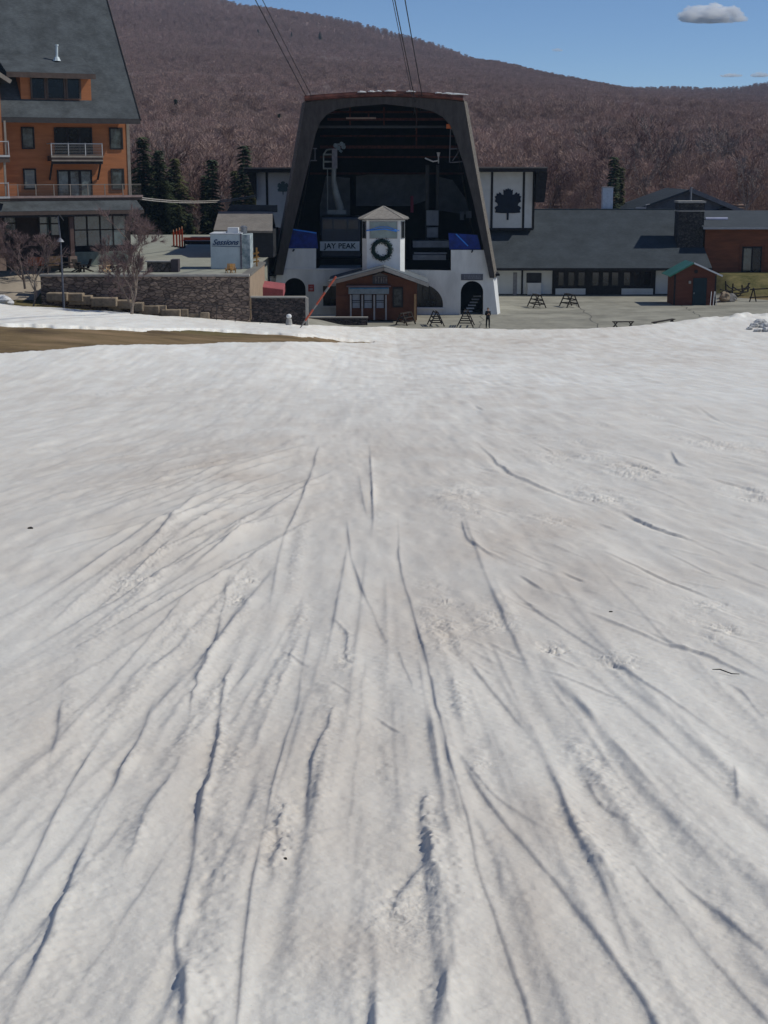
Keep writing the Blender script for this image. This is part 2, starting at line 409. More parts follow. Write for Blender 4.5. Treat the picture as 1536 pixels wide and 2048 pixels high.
def sheet(name, poly, m, lift, step=1.0, zf=None):
    """a paved sheet lying on the terrain inside a polygon of (x, y)"""
    bm = bmesh.new()
    xs = [p[0] for p in poly]; ys = [p[1] for p in poly]
    vs = [bm.verts.new((x, y, 0)) for x, y in poly]
    bm.faces.new(vs)
    for ax, lo, hi in ((0, min(xs), max(xs)), (1, min(ys), max(ys))):
        k = lo + step
        while k < hi:
            co = [0, 0, 0]; no = [0, 0, 0]; co[ax] = k; no[ax] = 1
            bmesh.ops.bisect_plane(bm, geom=bm.verts[:] + bm.edges[:] + bm.faces[:], plane_co=co, plane_no=no); k += step
    for v in bm.verts: v.co.z = (float(base(v.co.x, v.co.y)) if zf is None else zf) + lift
    me = bpy.data.meshes.new(name); bm.to_mesh(me); bm.free()
    return tag(link(name, me, m), kind='structure')
sheet('plaza', [(-6.5, 124), (46, 124), (46, 158.5), (37, 160.5), (32.5, 171), (-12, 171), (-10.8, 135), (-6.5, 133)], PLAZA, 0.03, 1.6)
for i_, (x0_, y0_, x1_, y1_) in enumerate(((8, 124, 11, 168), (19, 126, 20.5, 168), (30, 140, 31, 158), (2, 133, 33, 135.5), (12, 147, 36, 148.5), (12, 158, 32, 159.5))):
    mbj = MB(); n_j = 26; rj = random.Random(70 + i_); pj = []
    for k in range(n_j + 1):
        f = k / n_j; xj = x0_ + (x1_ - x0_) * f + rj.uniform(-.25, .25); yj = y0_ + (y1_ - y0_) * f + rj.uniform(-.25, .25); pj.append((xj, yj, float(base(xj, yj)) + .036))
    for a_j, b_j in zip(pj[:-1], pj[1:]):
        d_j = Vector((b_j[0] - a_j[0], b_j[1] - a_j[1], 0)).normalized(); n2 = Vector((-d_j.y, d_j.x, 0)) * .05
        mbj.add([Vector(a_j) - n2, Vector(b_j) - n2, Vector(b_j) + n2, Vector(a_j) + n2], [(0, 1, 2, 3)])
    mbj.build('paving_crack', mat('tar_sealed_crack', (.14, .135, .12), .9, .2, 2))['kind'] = 'structure'
sheet('path', [(-60, 120), (-42, 119.0), (-30.5, 118.2), (-27.6, 119.2), (-27.6, 128.3), (-60, 128.3)], PATHM, 0.05, 0.8)

# ------------------------------------------------------------------ snow with ski tracks
def snow_rows():
    ys = []
    for v in np.arange(2260, 664, -1.15): ys.append(ground(768, v)[1])
    ys = np.array(ys)
    ys = ys[(ys < 150)]
    out = list(np.arange(-12, ys[0] - 0.15, 0.35))
    for a, b in zip(ys[:-1], ys[1:]):
        n_ = max(1, int(math.ceil((b - a) / 0.45)))
        out += list(a + (b - a) * np.arange(n_) / n_)
    out += list(np.arange(ys[-1], 152, 0.45))
    return np.array(out)
sy = snow_rows()
sn = np.linspace(-1.06, 1.06, 1080)
ext = np.concatenate([np.linspace(0.016, 3.0, 170), [3.5, 4.5, 6, 9, 13, 18, 25, 34, 45]]); NE = len(ext)
half = 0.2575 * np.maximum(sy, 3.0) + 0.12
SX = half[:, None] * np.concatenate([np.full(NE, -1.06), sn, np.full(NE, 1.06)])[None, :]
SX[:, :NE] -= ext[::-1][None, :]; SX[:, -NE:] += ext[None, :]
SY = np.repeat(sy[:, None], SX.shape[1], 1)
SB = base(SX, SY)
SU, SV = proj(SX, SY, SB)
D = np.zeros_like(SX)
def fade(lam, px=2.5):            # a wavelength fades out where the photograph could not show it
    return np.clip(lam * 3000 / np.maximum(SY, 1) / px / 4 - 0.25, 0, 1)
# swells and grooming streaks that run down the slope
D += 0.10 * vnoise(SX / 3.0, SY / 9, 11) * smooth((SY - 2) / 10)
D += 0.045 * vnoise(SX / 0.9, SY / 6.5, 12) * fade(0.9)
D += 0.030 * vnoise(SX / 0.30, SY / 2.6, 13) * fade(0.30)
D += 0.012 * vnoise(SX / 0.13 + .3 * SY, SY / 1.1, 17) * fade(0.13)
D += 0.007 * vnoise(SX / 0.10, SY / 0.3, 14) * fade(0.10)
D += 0.0035 * vnoise(SX / 0.035, SY / 0.05, 15) * fade(0.035)
D += 0.0018 * vnoise(SX / 0.015, SY / 0.018, 16) * fade(0.015)

def track(px, w_=0.02, dep=0.016, berm=0.022, bw=0.07, side=1, rough=0.3, seed=0, scale_w=True):
    """a ski track: a narrow groove with a berm thrown up on one side"""
    soft = dep < 0
    w_ = .04 if soft else min(w_, .03) * .6; side = 1; dep = max(dep, 0); berm *= .66; dep *= .28;
    if px[-1][1] >= 2030: px = list(px) + [(px[-1][0] + (px[-1][0] - px[-2][0]) / max(1, px[-1][1] - px[-2][1]) * 170, px[-1][1] + 170)]
    bw *= 1.0 if soft else .55; dep *= .75
    g = [ground(u, v) for u, v in px]
    g.sort(key=lambda p: p[1])
    gx_ = np.array([p[0] for p in g]); gy_ = np.array([p[1] for p in g])
    for i in range(1, len(gy_)):
        if gy_[i] <= gy_[i - 1]: gy_[i] = gy_[i - 1] + 1e-3
    i0 = np.searchsorted(sy, gy_[0]); i1 = np.searchsorted(sy, gy_[-1])
    if i1 - i0 < 2: return
    yy = sy[i0:i1]
    # smooth the line a little
    t = np.interp(yy, gy_, gx_)
    k = max(3, min(len(t) // 6, 41)) | 1
    tp = np.pad(t, k // 2, mode='reflect', reflect_type='odd') if len(t) > k else t
    if len(t) > k: t = np.convolve(tp, np.ones(k) / k, 'valid')
    sc = np.maximum(1.0, yy / 9.0) ** 0.62 if scale_w else 1.0 + 0 * yy
    t = t + 0.012 * rough * sc * 2.2 * vnoise(yy / 0.22 / sc, yy * 0 + seed, seed) + 0.02 * rough * sc * vnoise(yy / 0.9 / sc, yy * 0 + seed, seed + 9)
    dx = np.gradient(t, yy); ca = 1 / np.sqrt(1 + dx * dx)
    f = (yy - yy[0]) / (yy[-1] - yy[0] + 1e-9)
    env = smooth(f / 0.3) * smooth((1 - f) / 0.35)
    if gy_[0] < 3.4: env = smooth((1 - f) / 0.35)
    env = env * (0.75 + 0.9 * vnoise(yy / 0.5 / sc, yy * 0 + 3, seed + 5))
    xr = SX[i0:i1]
    reach = (bw * 3.6 + w_ * 4) * sc / ca
    c0 = int(np.clip(np.argmax((xr > (t - reach)[:, None]).any(0)), 0, xr.shape[1] - 1))
    rev = (xr < (t + reach)[:, None]).any(0); c1 = xr.shape[1] - int(np.argmax(rev[::-1]))
    if c1 <= c0: return
    d_ = (xr[:, c0:c1] - t[:, None]) * (ca / sc)[:, None] * side
    wr = w_ * (1 + 0.7 * rough * vnoise(SY[i0:i1, c0:c1] / 0.1, SX[i0:i1, c0:c1] / 0.1, seed + 2))
    h = -dep * np.exp(-(d_ / np.where(d_ < 0, wr * 5.0, wr)) ** 2)
    bj = 1 + 0.6 * vnoise(SY[i0:i1, c0:c1] / 0.3, xr[:, c0:c1] * 0 + seed, seed + 6)
    h += berm * bj / (1 + np.exp(np.clip(-(d_ - w_ * .9) / (w_ * (.55 if soft else .85)), -30, 30))) * np.exp(-(np.maximum(d_, 0) / (bw * 1.1)) ** 1.3)
    if rough > 0.3:
        nz = .45 * vnoise(xr[:, c0:c1] / 0.022, SY[i0:i1, c0:c1] / 0.03, seed + 3) + 0.7 * vnoise(xr[:, c0:c1] / 0.06, SY[i0:i1, c0:c1] / 0.09, seed + 4) + .6 * vnoise(xr[:, c0:c1] / 0.14, SY[i0:i1, c0:c1] / 0.3, seed + 8)
        h += berm * rough * 0.9 * nz * np.exp(-((d_ - bw * .5) / (bw * 1.1)) ** 2) * np.clip(14 / SY[i0:i1, c0:c1], 0, 1)
    D[i0:i1, c0:c1] += h * (env * sc ** 0.9)[:, None]

TR = [
 ([(320,1354),(300,1409),(275,1469),(230,1549),(170,1679),(130,1764),(85,1874),(10,2034),(0,2060)], .016,.022,.030,.085,1,.35),
 ([(235,1420),(175,1504),(125,1584),(90,1659),(40,1754),(5,1824),(-30,1900)], .015,.02,.022,.07,1,.3),
 ([(460,1124),(445,1184),(435,1244),(415,1304),(385,1374),(367,1454),(357,1514)], .018,.024,.03,.09,1,.7),
 ([(357,1514),(315,1574),(280,1624),(257,1699),(240,1760)], .016,.012,.016,.06,1,.8),
 ([(495,1284),(455,1330),(445,1354),(435,1449),(415,1534),(400,1599),(385,1674),(370,1749),(352,1824),(345,1899),(360,1974),(355,2060)], .016,.024,.042,.075,1,.5),
 ([(640,880),(615,960),(590,1024),(560,1084),(545,1174),(530,1244),(495,1284),(425,1319)], .018,.02,.036,.07,1,.35),
 ([(610,1374),(570,1474),(545,1564),(525,1659),(500,1774),(480,1924),(470,2060)], .010,.009,.010,.05,1,.1),
 ([(690,1030),(700,1114),(720,1174),(750,1239),(768,1280),(790,1330)], .014,.018,.016,.06,1,.3),
 ([(715,940),(722,990),(735,1050)], .018,.012,.01,.06,1,.3),
 ([(738,880),(742,960),(745,1050),(738,1100)], .01,.0,.03,.05,1,.1),
 ([(650,1229),(690,1262),(687,1324),(675,1369)], .018,.022,.024,.06,1,.8),
 ([(675,1400),(665,1424),(640,1484),(617,1544),(612,1614),(608,1680)], .014,.017,.024,.07,1,.6),
 ([(555,1294),(620,1339)], .010,.014,.008,.04,1,.1),
 ([(655,1364),(705,1399)], .012,.02,.008,.04,1,.1),
 ([(745,1434),(805,1474)], .012,.016,.008,.04,1,.1),
 ([(625,1224),(605,1324),(595,1384),(575,1474)], .016,.010,.018,.06,1,.3),
 ([(560,1560),(553,1640),(545,1720),(540,1800)], .02,.012,.026,.08,1,1.2),
 ([(375,1059),(270,1139),(225,1184),(160,1229),(115,1279)], .02,.018,.035,.11,1,.9),
 ([(120,1384),(110,1479),(85,1549)], .014,.012,.02,.08,1,.4),
 ([(793,1018),(796,1124),(828,1239),(858,1364),(888,1499),(928,1634),(948,1734),(978,1824),(1008,1904),(1033,1974),(1056,2060)], .014,.03,.013,.06,-1,.3),
 ([(903,1499),(943,1569),(1008,1659),(1088,1754),(1168,1854),(1238,1949),(1283,2014),(1300,2050)], .017,.034,.014,.06,-1,.25),
 ([(925,1620),(960,1680),(985,1740),(1000,1830)], .05,.03,.014,.06,-1,.5),
 ([(903,1499),(943,1554),(993,1609),(1068,1659),(1138,1709)], .012,.012,.008,.05,-1,.2),
 ([(918,1304),(968,1369),(1018,1434),(1068,1494)], .018,.020,.018,.07,-1,.4),
 ([(1068,1494),(1108,1574),(1138,1664),(1193,1764),(1240,1874),(1290,2004)], .012,.006,.018,.06,1,.2),
 ([(1145,1524),(1193,1614),(1258,1664),(1328,1734),(1433,1804)], .016,.016,.01,.07,-1,.4),
 ([(1225,1700),(1343,1824),(1418,1919),(1518,2024),(1550,2060)], .014,.018,.012,.06,-1,.25),
 ([(1300,1724),(1418,1819),(1493,1884),(1560,1940)], .014,.014,.01,.05,-1,.2),
 ([(918,1040),(930,1084),(1003,1131)], .018,.024,.012,.05,-1,.3),
 ([(1003,1164),(1048,1209),(1118,1259),(1198,1311),(1228,1339),(1283,1379),(1363,1429),(1453,1489),(1550,1530)], .016,.022,.012,.06,-1,.35),
 ([(1188,1104),(1318,1159),(1453,1214)], .014,.018,.01,.05,-1,.25),
 ([(1230,1015),(1298,1049),(1358,1069),(1423,1091)], .018,.026,.014,.06,-1,.7),
 ([(1248,1264),(1333,1299),(1408,1319),(1478,1354),(1550,1388)], .016,.022,.014,.06,-1,.5),
 ([(1438,1369),(1483,1394),(1533,1454)], .014,.018,.01,.06,-1,.4),
 ([(1463,1529),(1467,1589),(1472,1619)], .014,.018,.018,.05,1,.3),
 ([(1068,1344),(1168,1379),(1258,1414)], .012,.012,.008,.05,-1,.3),
 ([(1033,1154),(1088,1189)], .012,.012,.008,.04,-1,.2),
 ([(1118,1149),(1173,1176)], .014,.018,.01,.05,-1,.2),
 ([(1313,1094),(1383,1129),(1428,1156)], .012,.014,.008,.05,-1,.2),
 ([(950,882),(1010,938),(1080,973),(1160,998),(1212,1014)], .02,.034,.018,.07,-1,.8),
 ([(1338,900),(1352,925),(1392,937)], .018,.022,.012,.05,-1,.5),
 ([(1400,950),(1470,968),(1550,988)], .016,.018,.01,.05,-1,.6),
 ([(1240,920),(1290,938),(1342,955)], .018,.024,.014,.06,-1,1.0),
 ([(1045,875),(1080,890),(1112,905)], .014,.014,.01,.05,-1,.4),
 ([(945,815),(970,828)], .016,.016,.01,.05,-1,.4),
 ([(750,1940),(748,1990),(744,2060)], .018,.022,.02,.05,1,.4),
 ([(898,1890),(885,1950),(863,2025),(858,2060)], .03,.045,.022,.06,1,.2),
 ([(838,1554),(833,1644),(868,1774),(862,1850)], .02,.018,.03,.07,1,1.1),
 ([(760,1480),(765,1560),(762,1620)], .03,.014,.02,.07,1,.8),
 ([(770,1850),(800,1790),(850,1720)], .02,.015,.02,.08,-1,1.0),
 ([(1490,1120),(1550,1150)], .014,.016,.01,.05,-1,.3),
 ([(1385,815),(1430,838),(1480,860)], .016,.012,.008,.05,-1,.5),
 ([(1190,1040),(1240,1060)], .016,.016,.01,.05,-1,.6),
 ([(790,1290),(800,1330),(830,1400)], .014,.012,.01,.05,1,.4),
 ([(1160,1620),(1110,1640),(1180,1710),(1215,1790)], .016,.010,.012,.06,1,.2),
]
# broad soft banks of pushed-up snow beside the grooves
for k_, (px_, hgt, wd) in enumerate([
  ([(470,1350),(462,1450),(440,1560),(425,1680),(405,1800),(392,1900),(398,2060)], .050, .060), ([(625,1000),(592,1080),(572,1180),(548,1260),(500,1310)], .040, .05),
  ([(335,1420),(292,1500),(250,1590),(205,1690),(160,1790),(60,2040)], .045, .06), ([(650,1300),(640,1420),(628,1560),(600,1700),(560,1850),(520,2060)], .040, .07),
  ([(705,1330),(700,1420),(668,1500),(645,1600),(640,1700)], .036, .05), ([(560,1420),(520,1560),(470,1700),(430,1850),(400,2000)], .030, .08),
  ([(370,1080),(300,1150),(230,1220),(150,1300),(90,1420)], .050, .08), ([(500,1130),(480,1220),(470,1300)], .040, .05), ([(742,900),(746,1000),(744,1100)], .030, .06),
  ([(870,1560),(880,1680),(900,1780),(870,1900),(830,2060)], .050, .07), ([(1000,1500),(1080,1620),(1180,1780),(1260,1900),(1330,2040)], .030, .08), ([(1090,1480),(1200,1600),(1330,1720),(1480,1860)], .028, .08),
  ([(600,940),(480,990),(330,1070),(180,1150),(20,1240)], .040, .09), ([(640,900),(500,930),(340,980),(160,1040),(0,1090)], .032, .09), ([(560,880),(420,905),(260,940),(60,990)], .030, .09),
  ([(130,1330),(125,1430),(110,1520)], .040, .06), ([(850,1250),(900,1380),(960,1500)], .026, .05), ([(780,1480),(782,1600),(770,1750)], .030, .06)]):
    track(px_, .04, -1, hgt, wd, 1, .36, seed=3000 + k_ * 5)
for i, (px, *a) in enumerate(TR):
    if max(p_[1] for p_ in px) < 1240: a[1] *= 3.2; a[2] *= 1.6
    elif max(p_[1] for p_ in px) < 1540: a[1] *= 1.8; a[2] *= 1.15
    else: a[1] *= 1.5; a[2] *= 1.5
    track(px, *a, seed=40 + i * 7)
r2 = random.Random(11)
# the fan of older tracks that sweeps to the left edge
for i in range(84):
    v1 = 780 + i * 8.6 + r2.uniform(-8, 8); s = r2.uniform(0.0, 1.0)
    u0, v0 = 740 - 330 * s * r2.random(), 862 + (v1 - 862) * (0.04 + 0.25 * r2.random())
    v0 += r2.uniform(-14, 30)
    if v1 < 860: u0, v0 = r2.uniform(420, 700), min(v1 - 4, 790 + r2.uniform(-30, 24))
    cut = r2.uniform(0.35, 1.05); st = r2.uniform(0, 0.3)
    pts = []
    for k in range(7):
        f = st + (cut - st) * k / 6
        pts.append((u0 + (-40 - u0) * f, v0 + (v1 - v0) * (f ** 1.12)))
    track(pts, .02, .003 + .005 * r2.random(), .016 + .034 * r2.random() ** 2, r2.uniform(.08, .17), 1, r2.choice([.1, .2, .5]), seed=500 + i * 3)
# and to the right
for i in range(110):
    v0 = 800 + (i / 110) ** 1.3 * 520 + r2.uniform(-8, 8); u0 = r2.uniform(880, 1500); sl = .12 + .42 * ((v0 - 800) / 520) * (1 - .35 * (u0 - 880) / 620) + r2.uniform(-.05, .05)
    L_ = r2.uniform(30, 190); c_ = r2.uniform(-.0006, .0009)
    pts = [(u0 + L_ * f, v0 + L_ * f * sl + c_ * (L_ * f) ** 2) for f in (0, .2, .4, .6, .8, 1)]
    track(pts, .014, .005 + .016 * r2.random() ** 2, .006 + .01 * r2.random(), .05, -1, r2.choice([.2, .5, .9]), seed=800 + i * 3)
# faint lines straight down, towards the camera, and a web of old shallow grooves
for i in range(120):
    u1 = -700 + i * 25 + r2.uniform(-20, 20); v1 = 2080; u0 = 768 + (u1 - 768) * r2.uniform(.10, .22); v0 = 930 + r2.uniform(0, 200)
    st = r2.uniform(0.02, 0.7); cut = min(1.03, st + r2.uniform(0.25, 0.7)); ph = r2.uniform(0, 6); am = r2.uniform(2, 14)
    pts = []
    for k in range(9):
        f = st + (cut - st) * k / 8
        pts.append((u0 + (u1 - u0) * f ** 1.2 + am * f * math.sin(f * 5 + ph), v0 + (v1 - v0) * f))
    big = r2.random() < .3
    track(pts, r2.uniform(.012, .03), r2.uniform(.001, .009), r2.uniform(.008, .02) * (2 if big else 1), r2.uniform(.05, .11) * (1.6 if big else 1), 1, r2.choice([.1, .3, .6]), seed=1100 + i * 3)
# churned patches and crumbs
def churn(u, v, ru, rv, amp, sd_):
    x, y = ground(u, v); x2, _ = ground(u + ru, v); _, y2 = ground(u, v - rv)
    a_, b_ = abs(x2 - x), abs(y2 - y)
    i0 = np.searchsorted(sy, y - b_ * 2.2); i1 = np.searchsorted(sy, y + b_ * 2.2)
    xx = SX[i0:i1]; yy = SY[i0:i1]
    g = np.exp(-(((xx - x) / a_) ** 2 + ((yy - y) / b_) ** 2))
    l = max(0.035, y * 0.006)
    wx = xx + l * 1.4 * vnoise(xx / l / 1.7, yy / l / 1.7, sd_ + 7); wy = yy + l * 1.4 * vnoise(xx / l / 1.7, yy / l / 1.7, sd_ + 8)
    nz = .7 * vnoise(wx / l, wy / l / 2.4, sd_) + 0.35 * vnoise(wx / l * 2.3, wy / l * 1.4, sd_ + 1) + 0.9 * vnoise(xx / l / 2.5, yy / l / 5, sd_ + 2) + .2 * vnoise(wx / l * 5, wy / l * 4, sd_ + 3)
    g = g * np.clip(.5 + 1.5 * vnoise(xx / l / 4, yy / l / 8, sd_ + 9), 0, 1.2)
    D[i0:i1] += (.6 if y < 8 else 1.3) * amp * g * nz * max(1, l / 0.05) ** 0.7
for k, (u, v, ru, rv, amp) in enumerate([(560,1650,26,80,.030),(845,1790,46,60,.035),(1150,905,80,26,.035),(1190,985,50,18,.04),(1430,1270,60,26,.03),
        (1240,1335,40,22,.028),(480,1180,26,46,.030),(400,1400,24,70,.022),(690,1310,20,40,.02),(930,1000,60,40,.02),(1110,1310,30,18,.03),(960,1540,22,30,.025),
        (1380,1540,34,20,.02),(1290,945,60,16,.03),(880,1230,40,60,.018),(240,1180,60,40,.022),(800,1850,60,60,.025),(1050,1940,20,26,.02),(610,1900,50,50,.010),
        (1490,985,60,14,.03),(760,1500,20,60,.02),(1370,1200,90,40,.012),(330,1250,90,50,.010),(1080,1050,80,30,.014),(980,1240,60,40,.014),(1430,890,90,20,.018)]):
    churn(u, v, ru, rv, amp, 2000 + k * 5)

# where snow has melted away
def pw(u, tab): return np.interp(u, [a for a, _ in tab], [b for _, b in tab])
FAR = [(-900, 560), (-300, 595), (0, 611), (130, 621), (350, 636), (500, 646), (600, 652), (740, 657), (850, 659), (1000, 661), (1100, 662), (1200, 658), (1280, 653), (1330, 648), (1400, 641), (1536, 632), (1900, 615)]
UP = [(-900, 640), (0, 652), (100, 656), (200, 661), (300, 662), (400, 661), (500, 667), (600, 673), (680, 681), (748, 687)]
LO = [(-900, 730), (0, 711), (60, 708), (140, 703), (200, 697), (400, 693), (480, 690), (600, 687), (700, 688.5), (748, 688)]
en = 3.0 * vnoise(SX / 1.6, SY / 1.6, 31) + 2.0 * vnoise(SX / 0.5, SY / 0.5, 32)
dfar = SV - pw(SU, FAR) + en * 0.5
inp = np.minimum(SV - pw(SU, UP), pw(SU, LO) - SV) + en * 0.7
inp = np.where(SU > 748, -9, inp)
keep = np.minimum(np.clip(dfar / 1.3, -1, 1), np.clip(-inp / 0.8, -1, 1))
keep = np.where(SY < 55, 1, keep)
SZ = SB + np.where(keep > 0, 0.05 + 0.12 * np.abs(keep) ** 0.5, 0.05 + 0.45 * keep) * smooth((SY - 38) / 22) + D
# a low berm of ploughed snow at the right rear edge
bmp = np.exp(-((dfar - 5) / 4.0) ** 2) * smooth((SU - 1250) / 250)
SZ += bmp * (0.25 + 0.5 * vnoise(SX / 1.1, SY / 1.1, 71)) * (keep > 0)

dirt = np.zeros_like(SX)
for u, v, ru, rv, a in [(600,960,330,70,.8),(1000,1080,140,60,.9),(1180,1180,120,45,.8),(620,1560,200,200,.45),(540,1660,60,90,.5),(1100,1660,90,60,.5),(690,1900,120,60,.5),
        (330,1100,260,60,.5),(900,920,200,60,.5),(1100,700,480,40,.6),(250,790,240,30,.4),(980,800,260,50,.4),(60,1500,80,80,.4),(870,1240,120,90,.5),(1060,1800,40,120,.4),(450,720,300,18,.25)]:
    dirt = np.maximum(dirt, a * .72 * np.exp(-(((SU - u) / ru / 1.5) ** 2 + ((SV - v) / rv / 1.4) ** 2)))
dirt *= 0.75 + 0.9 * vnoise(SX / 0.8, SY / 2.4, 77) + 0.5 * vnoise(SX / 3.5, SY / 8, 78)
# old snow stays cleaner on the thrown-up berms
dirt = np.clip(dirt, 0, 1)
clean = np.clip(smooth((SY - 18) / 75) * (.85 + .5 * vnoise(SX / 5, SY / 12, 90)) + .15 * vnoise(SX / .7, SY / 3.5, 91), 0, 1)

def snow_material():
    m = bpy.data.materials.new('old_spring_snow'); m.use_nodes = True; n = m.node_tree; L = n.links
    b = n.nodes['Principled BSDF']; b.inputs['Roughness'].default_value = 0.75; b.inputs['Specular IOR Level'].default_value = 0.25
    b.inputs['Subsurface Weight'].default_value = 0.3; b.inputs['Subsurface Scale'].default_value = 0.018; b.inputs['Subsurface Radius'].default_value = (1.0, 0.85, 0.7)
    ge = n.nodes.new('ShaderNodeNewGeometry')
    def noise(sc, det, st=(1, 1, 1)):
        mp = n.nodes.new('ShaderNodeMapping'); mp.inputs['Scale'].default_value = st; L.new(ge.outputs['Position'], mp.inputs[0])
        t = n.nodes.new('ShaderNodeTexNoise'); t.inputs['Scale'].default_value = sc; t.inputs['Detail'].default_value = det; t.inputs['Roughness'].default_value = 0.62
        L.new(mp.outputs[0], t.inputs['Vector']); return t
    at = n.nodes.new('ShaderNodeAttribute'); at.attribute_name = 'dirt'
    t1 = noise(1.2, 8, (1, 0.35, 1)); r1 = n.nodes.new('ShaderNodeValToRGB'); r1.color_ramp.elements[0].position = 0.38; r1.color_ramp.elements[1].position = 0.66
    L.new(t1.outputs[0], r1.inputs[0])
    a1 = n.nodes.new('ShaderNodeMath'); a1.operation = 'MULTIPLY_ADD'; L.new(r1.outputs[0], a1.inputs[0]); a1.inputs[1].default_value = 0.34; L.new(at.outputs['Fac'], a1.inputs[2]); a1.use_clamp = True
    mx = n.nodes.new('ShaderNodeMix'); mx.data_type = 'RGBA'; L.new(a1.outputs[0], mx.inputs[0])
    mx.inputs[6].default_value = (0.72, 0.705, 0.675, 1); mx.inputs[7].default_value = (0.54, 0.465, 0.39, 1)
    ac = n.nodes.new('ShaderNodeAttribute'); ac.attribute_name = 'clean'; mc = n.nodes.new('ShaderNodeMix'); mc.data_type = 'RGBA'; L.new(ac.outputs['Fac'], mc.inputs[0]); mc.inputs[6].default_value = (0.72, 0.685, 0.62, 1); mc.inputs[7].default_value = (0.88, 0.875, 0.825, 1); L.new(mc.outputs[2], mx.inputs[6])
    # tiny grit: bark, needles and sand scattered on the surface
    vo = n.nodes.new('ShaderNodeTexVoronoi'); vo.inputs['Scale'].default_value = 26; L.new(ge.outputs['Position'], vo.inputs['Vector'])
    cr = n.nodes.new('ShaderNodeValToRGB'); cr.color_ramp.elements[0].position = 0.03; cr.color_ramp.elements[1].position = 0.07
    cr.color_ramp.elements[0].color = (0.3, 0.28, 0.25, 1); cr.color_ramp.elements[1].color = (1, 1, 1, 1)
    L.new(vo.outputs['Distance'], cr.inputs[0])
    t2 = noise(4, 3); r3 = n.nodes.new('ShaderNodeValToRGB'); r3.color_ramp.elements[0].position = 0.55; r3.color_ramp.elements[1].position = 0.7; L.new(t2.outputs[0], r3.inputs[0])
    m2 = n.nodes.new('ShaderNodeMix'); m2.data_type = 'RGBA'; m2.blend_type = 'MULTIPLY'; L.new(r3.outputs[0], m2.inputs[0]); L.new(mx.outputs[2], m2.inputs[6]); L.new(cr.outputs[0], m2.inputs[7])
    L.new(m2.outputs[2], b.inputs['Base Color'])
    t3 = noise(110, 6); bp = n.nodes.new('ShaderNodeBump'); bp.inputs['Strength'].default_value = 0.45; bp.inputs['Distance'].default_value = 0.0035
    L.new(t3.outputs[0], bp.inputs['Height']); L.new(bp.outputs[0], b.inputs['Normal'])
    return m
grid_object('snow', SX, SY, SZ, snow_material(), {'dirt': dirt, 'clean': clean}).__setitem__('kind', 'structure')
def snow_z(x, y):
    i = int(np.clip(np.searchsorted(sy, y), 0, len(sy) - 1)); j = int(np.clip(np.searchsorted(SX[i], x), 0, SX.shape[1] - 1)); return float(SZ[i, j])
exec_marker = None
# ================================================================== TRAM HOUSE
FT = Frame((0, 146, 0))
tram = empty('tram_station', (0, 146, 0), 0, 'tall open-fronted cable car station with a flared dark portal and white stucco base', 'station')
def arch(u0, u1, vt, vb, d, F_=FT, n=14, k=1.0):
    x0, z0 = F_.loc(u0, vb, d); x1, _ = F_.loc(u1, vb, d); _, zt = F_.loc((u0 + u1) / 2, vt, d)
    r = (x1 - x0) / 2; xc = (x0 + x1) / 2; rz = r * k; zc = zt - rz
    pts = [(x0, z0), (x1, z0)]
    for i in range(n + 1):
        t = math.pi * i / n; pts.append((xc + r * math.cos(t), zc + rz * math.sin(t)))
    return pts
outer = FT.poly([(536, 660), (561, 497), (632, 497), (632, 537), (902, 541), (902, 500), (973, 500), (986, 553), (996, 640)])
xl = FT.loc(832, 615)[0]; xr_, zb_ = FT.loc(886, 615); zt_ = FT.loc(850, 566)[1]
quarter = [(xl, zb_), (xr_, zb_)] + [(xl + (xr_ - xl) * math.cos(t), zb_ + (zt_ - zb_) * (0.12 + 0.88 * math.sin(t))) for t in [math.pi / 2 * i / 10 for i in range(11)]]
lw = FT.rect(646, 572, 692, 612)
holes = [arch(568, 612, 556, 640, 0), arch(921, 966, 562, 631, 0), quarter, [(lw[0], lw[2]), (lw[1], lw[2]), (lw[1], lw[3]), (lw[0], lw[3])]]
wall = link('front_wall', plate_mesh(outer, holes, 0.5), WHITE, tram)
# ledge line
mb = MB(); FT.box(mb, 553, 536, 632, 539.5, -0.10, 0.002 - 0.01); FT.box(mb, 632.5, 537, 700, 539.5, -0.10, -0.008); mb.build('ledge', WPAINT, wall)
# right buttress whose outer face catches the sun
a0 = FT.p3(985, 553, 0.0); a1 = FT.p3(995.5, 640, 0.0)
mb = MB(); q0 = Vector(a0) + Vector((0.50, 1.6, 0)); q1 = Vector(a1) + Vector((0.42, 1.6, 0))
mb.add([a0, a1, q1, q0, Vector(a0) + Vector((-.6, .7, 0)), Vector(a1) + Vector((-.6, .7, 0)), q1 + Vector((-1, .5, 0)), q0 + Vector((-1, .5, 0))],
       [(0, 1, 2, 3), (4, 7, 6, 5), (0, 3, 7, 4), (1, 5, 6, 2), (2, 6, 7, 3), (0, 4, 5, 1)])
mb.build('buttress', WPAINT, tram)
